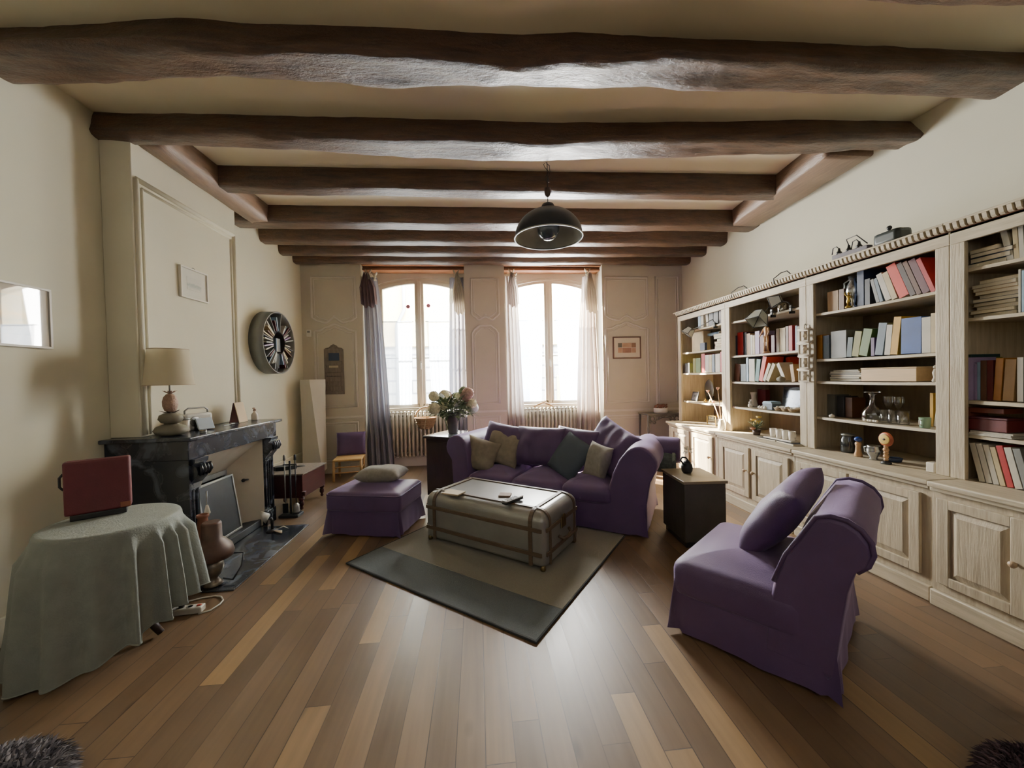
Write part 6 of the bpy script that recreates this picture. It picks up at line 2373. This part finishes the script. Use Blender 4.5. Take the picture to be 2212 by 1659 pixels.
MB().box(0, .015, -.14, .14, 0, .23, bev=.003, M=T).build('frame', m_black, t)
MB().box(-.002, .0, -.125, .125, .015, .215, M=T).build('glazing', mat('dark_glazing', '#2c3436', rough=.08, var=.2, spec=.9), t)
t = put('posy', 'small posy of yellow and peach roses on the counter of the second bookcase', 'flowers', 1, 4, 1634, 3.02, h=.1)
MB().lathe([(.03, 0), (.034, .003), (.042, .06), (.036, .06), (.03, .01)], n=16).build('pot', m_darkm, t)
sm = MB()
heads2 = ((0, .05, .16), (-.01, -.05, .20), (-.035, .01, .07), (.01, .02, .12), (0, -.02, .15))
for h_ in heads2:
    sm.tube([(0, 0, .04), tuple(Vector(h_) * .6 + Vector((0, 0, .03))), h_], .003, 5)
lf_ = MB()
for i in range(40):
    a = rnd.uniform(0, 2 * PI)
    d = Vector((math.cos(a), math.sin(a), rnd.uniform(.1, 1.2)))
    leaf(lf_, Vector((0, 0, .07)) + d.normalized() * rnd.uniform(.0, .08), d, .05, .012)
sm.build('stem', m_leafd, t)
lf_.build('foliage', m_leafd, t)
for i, h_ in enumerate(heads2):
    f = MB()
    for j in range(3):
        f.lathe([(.004, -.01), (.012 + .006 * j, -.004), (.016 + .007 * j, .008 + .002 * j), (.012 + .007 * j, .012)], h_, 9, cap=False)
    f.jitter(.002, 70, i)
    f.build('rose', m_flowery if i != 2 else m_flowerp, t)
tr = put('cup_tray', 'flat white tray with four cups lying on dark magazines on the counter', 'tray', 1, 4, 1690, 2.96, h=.02)
tr.location.z += .019
MB().box(-.06, .06, -.17, .17, 0, .010, bev=.003).build('tray_plate', m_china, tr)
MB().tube([(-.06, -.17, .010), (.06, -.17, .010), (.06, .17, .010), (-.06, .17, .010)], .004, 6, closed=True).build('rim', m_china, tr)
for i in range(4):
    c = thing('white_tumbler', f'{ORD[i]} from the left of four small white tumblers on the counter tray', 'cup', (tr.location.x, tr.location.y + .115 - i * .077, tr.location.z + .0145), 0, 'white tumblers on the counter tray')
    MB().lathe([(.024, 0), (.026, .003), (.032, .085), (.029, .085), (.023, .008), (.001, .007)], n=20).build('cup_body', m_china, c)
    MB().tube([(.0, -.030, .07), (0, -.045, .06), (0, -.042, .03), (0, -.027, .025)], .003, 6).build('handle', m_china, c)
for i, (dx, dy, rz) in enumerate(((0, .10, 4), (.0, -.10, -6))):
    b = MB().box(-.09, .09, -.115, .115, 0, .002).box(-.088, .088, -.113, .113, .002, .015, mi=1).box(-.09, .09, -.115, .115, .015, .017)
    o = b.build('magazine', [cmat('charcoal'), m_pages], None, loc=(2.97 + dx, tr.location.y + dy * 1.25, CZ + .001), rotz=R(rz))
    tag(o, f'dark magazine lying flat under the {["left", "right"][i]} end of the cup tray', 'magazine', 'magazines under the cup tray')

# pale wooden openwork garland hanging on the upright between second and third bookcase
gx = UF - .02
g = thing('carved_garland', 'pale openwork carved wood ornament hanging on the upright between the second and third bookcases', 'ornament', (gx, 3.165, 1.36))
m_whw = mat('whitewashed_carving', '#c2b7a3', rough=.7, var=.12, scale=30)
gm = MB()
for i in range(4):
    z = .05 + i * .12
    w = .045 if i % 2 else .055
    gm.tube([(0, -w, z - .05), (0, w, z - .05), (0, w, z + .045), (0, -w, z + .045)], .011, 6, closed=True)
    gm.tube([(0, -w - .02, z + .055), (0, w + .02, z + .055)], .010, 6)
    gm.ball((0, 0, z), .018, 8, 6)
gm.tube([(0, 0, .46), (0, .0, .50)], .005, 6)
gm.build('carving', m_whw, g)
MB().tube([(0, 0, .50), (.012, 0, .515), (.018, 0, .50)], .003, 6).build('hook', m_iron, g)

# --- third bookcase
t = put('silver_pitcher', 'tall curved silver pitcher on the top shelf of the third bookcase', 'pitcher', 2, 0, 1843, 3.06, h=.12)
MB().lathe([(.035, 0), (.04, .006), (.018, .03), (.03, .08), (.048, .14), (.038, .19), (.022, .22), (.032, .26), (.028, .26)], n=22).build('pitcher_body', m_silver, t)
MB().tube([(0, .03, .24), (0, .075, .22), (0, .07, .14), (0, .045, .10)], .006, 8).build('handle', m_silver, t)
t = put('gilt_statuette', 'small gilt statuette beside the silver pitcher on the top shelf', 'figurine', 2, 0, 1833, 3.0, h=.06)
MB().lathe([(.022, 0), (.024, .012), (.012, .018), (.010, .03)], n=14).build('base', m_gold, t)
MB().lathe([(.008, .03), (.016, .05), (.010, .075), (.015, .095), (.006, .108)], n=12).ball((0, 0, .118), .010, 10, 8).tube([(0, .012, .095), (0, .03, .115), (0, .026, .135)], .004, 6).tube([(0, -.012, .095), (0, -.024, .075)], .004, 6).build('figure', m_gold, t)
t = put('wooden_box', 'pale plain wooden box on the third shelf of the third bookcase', 'box', 2, 2, 1929, 3.06, h=.05)
MB().box(-.05, .10, -.19, .19, 0, .093, bev=.003).build('box_body', mat('pale_plywood', '#c3a478', rough=.5, var=.08, scale=5, stretch=(8, 1, 8)), t)
MB().box(-.052, .102, -.192, .192, .0935, .103, bev=.003).build('lid', m_bcard, t)
t = put('dark_box', 'dark brown box at the right end of the third shelf of the third bookcase', 'box', 2, 2, 1996, 3.22, h=.05)
MB().box(-.05, .13, -.09, .09, 0, .085, bev=.003).build('box_body', m_wfr, t)
MB().box(-.052, .132, -.092, .092, .0855, .10, bev=.003).build('lid', m_wfr, t)
t = put('cream_figurine', 'slim cream figurine at the right edge of the third shelf', 'figurine', 2, 2, 2021, 2.99, h=.05)
MB().lathe([(.016, 0), (.018, .01), (.010, .03), (.016, .06), (.008, .085)], n=12).ball((0, 0, .097), .012, 10, 8).build('figure', m_stone, t)
t = put('decanter', 'clear glass decanter with tall neck on the fourth shelf of the third bookcase', 'decanter', 2, 3, 1884, 3.05, h=.09)
MB().lathe([(.001, .002), (.05, 0), (.062, .02), (.064, .06), (.045, .10), (.018, .125), (.013, .16), (.015, .20), (.030, .215)], n=26, cap=False).build('bottle', m_glassg, t)
MB().lathe([(.011, .195), (.012, .222), (.05, .224), (.052, .229), (.001, .231)], n=20).build('stopper', m_glassg, t)
t = put('shell_string', 'short string of white shells round the foot of the glass decanter', 'shells', 2, 3, 1880, 2.99, h=.01)
MB().tube([(0, -.05, .008), (0, .05, .008)], .002, 5).build('cord', m_stone, t)
sh_ = MB()
for j in range(8):
    sh_.ball((rnd.uniform(-.006, .006), -.05 + j * .0143, .0105), .0105, 8, 6, s=(1, 1.1, .9))
sh_.build('shells', m_china, t)
for i, px in enumerate((1914, 1931, 1951)):
    t = put('glass_tumbler', f'{["left", "middle", "right"][i]} of three clear glass tumblers on the fourth shelf of the third bookcase', 'glass', 2, 3, px, 3.06, 0, 'clear tumblers', h=.05)
    MB().lathe([(.001, .001), (.031, 0), (.034, .01), (.036, .095), (.0335, .095), (.031, .012), (.001, .010)], n=24, cap=False).build('glass_body', m_glassg, t)
for i, px in enumerate((1919, 1941)):
    t = put('wine_glass', f'{["left", "right"][i]} tall stemmed glass behind the clear tumblers', 'glass', 2, 3, px, 3.24, 0, 'stemmed glasses', h=.1)
    MB().lathe([(.001, .002), (.032, 0), (.032, .003), (.005, .008), (.004, .09), (.02, .105), (.034, .14), (.032, .185)], n=22, cap=False).build('glass_body', m_glassg, t)
t = put('green_cup', 'small green ceramic cup at the right of the fourth shelf of the third bookcase', 'cup', 2, 3, 1998, 3.0, h=.03)
MB().lathe([(.024, 0), (.026, .003), (.03, .07), (.027, .07), (.023, .008), (.001, .007)], n=18).build('cup_body', mat('sage_glaze', '#7d9a80', rough=.3, var=.1), t)
MB().tube([(-.028, 0, .055), (-.042, 0, .05), (-.042, 0, .025), (-.026, 0, .02)], .004, 6).build('handle', m_china, t)
t = put('white_pebble', 'small white shell at the left end of the fourth shelf of the third bookcase', 'shell', 2, 3, 1797, 3.0, h=.01)
MB().ball((0, 0, .014), .02, 10, 6, s=(1, 1.2, .7)).lathe([(.012, .018), (.004, .03), (.001, .033)], n=8).build('shell', m_china, t)
t = put('storage_jar', 'dark glass storage jar on the counter of the third bookcase', 'jar', 2, 4, 1832, 3.08, h=.07)
MB().lathe([(.001, .002), (.045, 0), (.05, .012), (.05, .11), (.04, .13), (.042, .14)], n=24, cap=False).build('jar_body', mat('dark_glass', '#2c2f30', rough=.1, var=.1, spec=.8), t)
MB().lathe([(.046, .1405), (.048, .152), (.015, .16), (.001, .162)], n=22).build('lid', m_zinc, t)
t = put('pepper_mill', 'turned wooden mill with shiny blue ball top on the counter', 'pepper mill', 2, 4, 1854, 3.0, h=.08)
MB().lathe([(.026, 0), (.028, .01), (.02, .04), (.017, .08), (.022, .105), (.014, .115)], n=18).build('mill_body', m_wood, t)
MB().ball((0, 0, .137), .026, 16, 10, s=(1, 1, .8)).build('ball_top', mat('blue_glaze', '#1f3f8a', rough=.15, var=.1, spec=.8), t)
t = put('pewter_jug', 'small round pewter jug with spout on the counter of the third bookcase', 'jug', 2, 4, 1887, 3.0, h=.05)
MB().lathe([(.025, 0), (.028, .004), (.022, .015), (.042, .05), (.044, .075), (.036, .095), (.042, .108), (.038, .108), (.03, .09)], n=22).build('jug_body', m_silver, t)
MB().tube([(0, .038, .095), (0, .07, .085), (0, .065, .05), (0, .04, .04)], .005, 8).build('handle', m_silver, t)
t = put('carved_disc', 'round yellow and orange disc on a beaded wooden stand on the counter', 'ornament', 2, 4, 1914, 2.945, h=.12)
MB().lathe([(.03, 0), (.032, .008), (.022, .018), (.010, .022)], n=18).build('base', m_black, t)
bd_ = MB()
for i, (z, r) in enumerate(((.032, .014), (.055, .017), (.080, .015), (.103, .018), (.125, .013))):
    bd_.ball((0, 0, z), r, 12, 8)
bd_.build('beaded_stem', m_wood, t)
MB().lathe([(.001, -.008), (.045, -.008), (.052, .0), (.045, .008), (.001, .008)], (0, 0, .178), 30, axis='X', sy=1.0).build('disc', mat('orange_disc', '#a8552f', rough=.4, var=.2), t)
MB().lathe([(.001, -.0105), (.034, -.0105), (.038, -.008), (.001, -.008)], (0, .006, .178), 26, axis='X').build('yellow_face', m_flowery, t)
MB().lathe([(.001, -.0125), (.008, -.0125), (.009, -.0105), (.001, -.0105)], (0, .006, .178), 14, axis='X').build('centre_dot', m_darkm, t)
t = put('blue_ashtray', 'small dark blue dish behind the beaded stand on the counter', 'dish', 2, 4, 1933, 3.07, h=.02)
MB().lathe([(.001, .002), (.035, 0), (.045, .03), (.04, .03), (.03, .008), (.001, .006)], n=20).build('dish_body', cmat('dark blue'), t)
t = put('white_candle_cup', 'white square cup at the right end of the third bookcase counter', 'cup', 2, 4, 2016, 2.985, h=.04)
MB().box(-.024, .024, -.024, .024, 0, .065, bev=.006).box(-.019, .019, -.019, .019, .0655, .067).build('cup_body', m_china, t)

# --- nearest bookcase
t = put('red_frame_box', 'standing reddish wooden frame box on the fourth shelf of the nearest bookcase', 'box', 3, 3, 2101, 3.06, h=.08)
MB().box(-.03, .10, -.008, .008, 0, .16, bev=.002).build('upright', mat('red_wood', '#7a3b28', rough=.5, var=.15), t)
MB().box(-.03, .10, -.16, -.008, .13, .16, bev=.002).build('top_bar', mat('red_wood', '#7a3b28', rough=.5, var=.15), t)
t = put('dark_red_box', 'low dark red lacquer box inside the reddish frame on the fourth shelf', 'box', 3, 3, 2140, 3.02, h=.05)
t.location.z += .027
MB().box(-.03, .10, -.09, .09, 0, .07, bev=.004).build('box_body', cmat('dark red'), t)
MB().box(-.032, .102, -.092, .092, .0705, .082, bev=.003).build('lid', cmat('maroon'), t)
o = put('paper_stack', 'white papers lying under the dark red box in the nearest bookcase', 'papers', 3, 3, 2144, 3.0, h=.01)
pm_ = MB()
for i in range(5):
    pm_.box(-.03 + .003 * i, .17, -.10 + .004 * (i % 3), .09 - .003 * (i % 2), i * .005, i * .005 + .0042)
pm_.build('papers', cmat('white'), o)

# ------------------------------------------------------------------ on top of the bookcases
m_greyp = mat('grey_plastic', '#6b6770', rough=.45, var=.08)
ZT = 2.3535
q = at_x(1838, 543, 2.97)
t = thing('adapter_strip', 'grey multi socket with plugs on top of the third bookcase', 'power strip', (2.975, q.y, ZT), R(2))
MB().box(-.025, .025, -.14, .14, 0, .045, bev=.006).build('housing', m_greyp, t)
for y in (-.085, -.0, .085):
    MB().box(-.022, .022, y - .004, y + .004, .0451, .048, bev=.001).build('socket_ring', m_wplast, t)
for i, y in enumerate((.10, .02, -.06)):
    MB().lathe([(.020, .0455), (.020, .06), (.011, .072), (.007, .095)], (0, y, 0), 12).build('plug', m_black, t)
    a = [(0, y, .09), (0, y + .02, .115 + .03 * (i == 1)), (0, y + (.05 if i != 1 else -.06), .11 + .04 * (i == 1)), (0, y + (.06 if i != 1 else -.14), .06)]
    MB().tube(a, .004, 8).build('lead', m_black, t)
t = thing('transformer_block', 'dark green black transformer with knob behind the grey sockets on the bookcase', 'transformer', (3.02, q.y - .26, ZT), R(-3))
MB().box(-.06, .06, -.09, .09, 0, .10, bev=.03).build('housing', mat('dark_green_plastic', '#2b3330', rough=.5, var=.1), t)
MB().tube([(0, .02, .099), (0, .02, .125)], .010, 10).ball((0, .02, .13), .016, 10, 8).build('knob', m_black, t)
MB().tube([(0, -.09, .02), (0, -.16, .012), (0, -.20, .006)], .008, 8).build('cord_outlet', m_black, t)
for (a_, b_, lab) in (((1580, 622), (1618, 607), 'black thin cable crossing the cornice of the farthest bookcase'), ((1672, 607), (1712, 590), 'black arched cable on the cornice of the second bookcase')):
    pa, pb_ = at_x(a_[0], a_[1], 2.90), at_x(b_[0], b_[1], 2.98)
    t = thing('black_cable', lab, 'cable', (2.90, pa.y, ZT))
    d = Vector((2.97, pb_.y, ZT + .004)) - Vector((2.90, pa.y, ZT))
    MB().tube([(0, 0, -.05), (-.004, 0, .004), tuple(d * .4 + Vector((0, 0, .045))), tuple(d * .75 + Vector((0, 0, .05))), tuple(d + Vector((0, 0, .003)))], .0045, 8).build('cable_run', m_black, t)

# ------------------------------------------------------------------ on the box table by the sofa
tq = at_z(1484, 1021, .56)
t = thing('dark_pot', 'small dark pot with curled handle on the box table right of the sofa', 'pot', (tq.x, tq.y, .561))
MB().lathe([(.001, 0), (.035, 0), (.045, .015), (.05, .045), (.042, .075), (.03, .085), (.034, .093), (.028, .093)], n=20).jitter(.003, 40).build('pot_body', m_iron, t)
MB().tube([(-.035, 0, .08), (-.06, 0, .115), (-.045, 0, .14), (-.01, 0, .135), (.02, 0, .10)], [.008, .009, .009, .008, .005], 8).build('handle', m_iron, t)
MB().lathe([(.03, .0935), (.02, .105), (.008, .11), (.008, .12), (.001, .122)], n=14).build('lid', m_iron, t)
t = thing('flower_sprig', 'pale faded flower sprig behind the dark pot on the box table', 'flowers', (tq.x + .075, tq.y + .10, .561))
MB().lathe([(.015, 0), (.02, .01), (.012, .05), (.014, .06)], n=12).build('bud_vase', m_greyp, t)
MB().tube([(0, 0, .04), (.005, 0, .12), (0, 0, .20)], .003, 6).build('stem', m_pinew, t)
f = MB()
for i in range(22):
    a = rnd.uniform(0, 2 * PI)
    d = Vector((math.cos(a), math.sin(a), rnd.uniform(-.5, 1)))
    leaf(f, Vector((0, 0, .17)) + d * .01, d, .055, .014)
f.build('petals', m_stone, t)

# ------------------------------------------------------------------ shaggy pelts at the lower photo corners
def shag(name, label, c, rx, ry, rz, mtls, n, ln, seed):
    t = thing(name, label, 'sheepskin', c)
    rg = random.Random(seed)
    base = MB().ball((0, 0, rz * .5), 1, 24, 12, s=(rx, ry, rz * .5))
    base.jitter(.01, 9, seed)
    base.build('hide', mtls[0], t)
    for k in range(2):
        f_ = MB()
        for i in range(n):
            a, b_ = rg.uniform(0, 2 * PI), math.acos(rg.uniform(-.15, 1))
            d = Vector((math.sin(b_) * math.cos(a), math.sin(b_) * math.sin(a), math.cos(b_)))
            p = Vector((d.x * rx, d.y * ry, rz * .5 + d.z * rz * .5))
            nrm = Vector((d.x / rx, d.y / ry, d.z / (rz * .5))).normalized()
            e = (nrm + Vector((rg.uniform(-.7, .7), rg.uniform(-.7, .7), rg.uniform(-.5, .3)))).normalized()
            s_ = e.orthogonal().normalized() * .004
            l_ = ln * rg.uniform(.6, 1.2)
            q1 = p + e * l_ * .6
            q2 = p + e * l_ + Vector((0, 0, -l_ * .25))
            q2.z = max(q2.z, .002)
            q1.z = max(q1.z, .002)
            v = [f_._v(q_) for q_ in (p - s_, p + s_, q1 + s_ * .8, q1 - s_ * .8)]
            f_.face(v, 0, True)
            f_.face([v[3], v[2], f_._v(q2)], 0, True)
        o = f_.build('fur', mtls[1 + k], t, recalc=False)
        o['kind'] = 'stuff'
    return t


m_fur = [mat('grey_hide', '#4c4a4e', rough=.95, var=.2), mat('grey_fur', '#8a868c', rough=.9, var=.2, scale=20), mat('grey_fur_dark', '#55535a', rough=.9, var=.2, scale=20)]
m_furp = [mat('plum_hide', '#2c2228', rough=.95, var=.2), mat('plum_fur', '#5a4650', rough=.9, var=.2, scale=20), mat('plum_fur_dark', '#362a32', rough=.9, var=.2, scale=20)]
q = at_z(20, 1690, .08)
shag('fur_pouffe', 'grey shaggy fur pouffe cut off at the lower left photo corner', (q.x - .02, q.y - .09, 0), .20, .20, .16, m_fur, 2600, .05, 3)
q = at_z(2215, 1690, .06)
shag('fur_pouffe', 'dark plum shaggy fur pouffe cut off at the lower right photo corner', (q.x + .04, q.y - .10, 0), .18, .18, .12, m_furp, 2400, .05, 8)
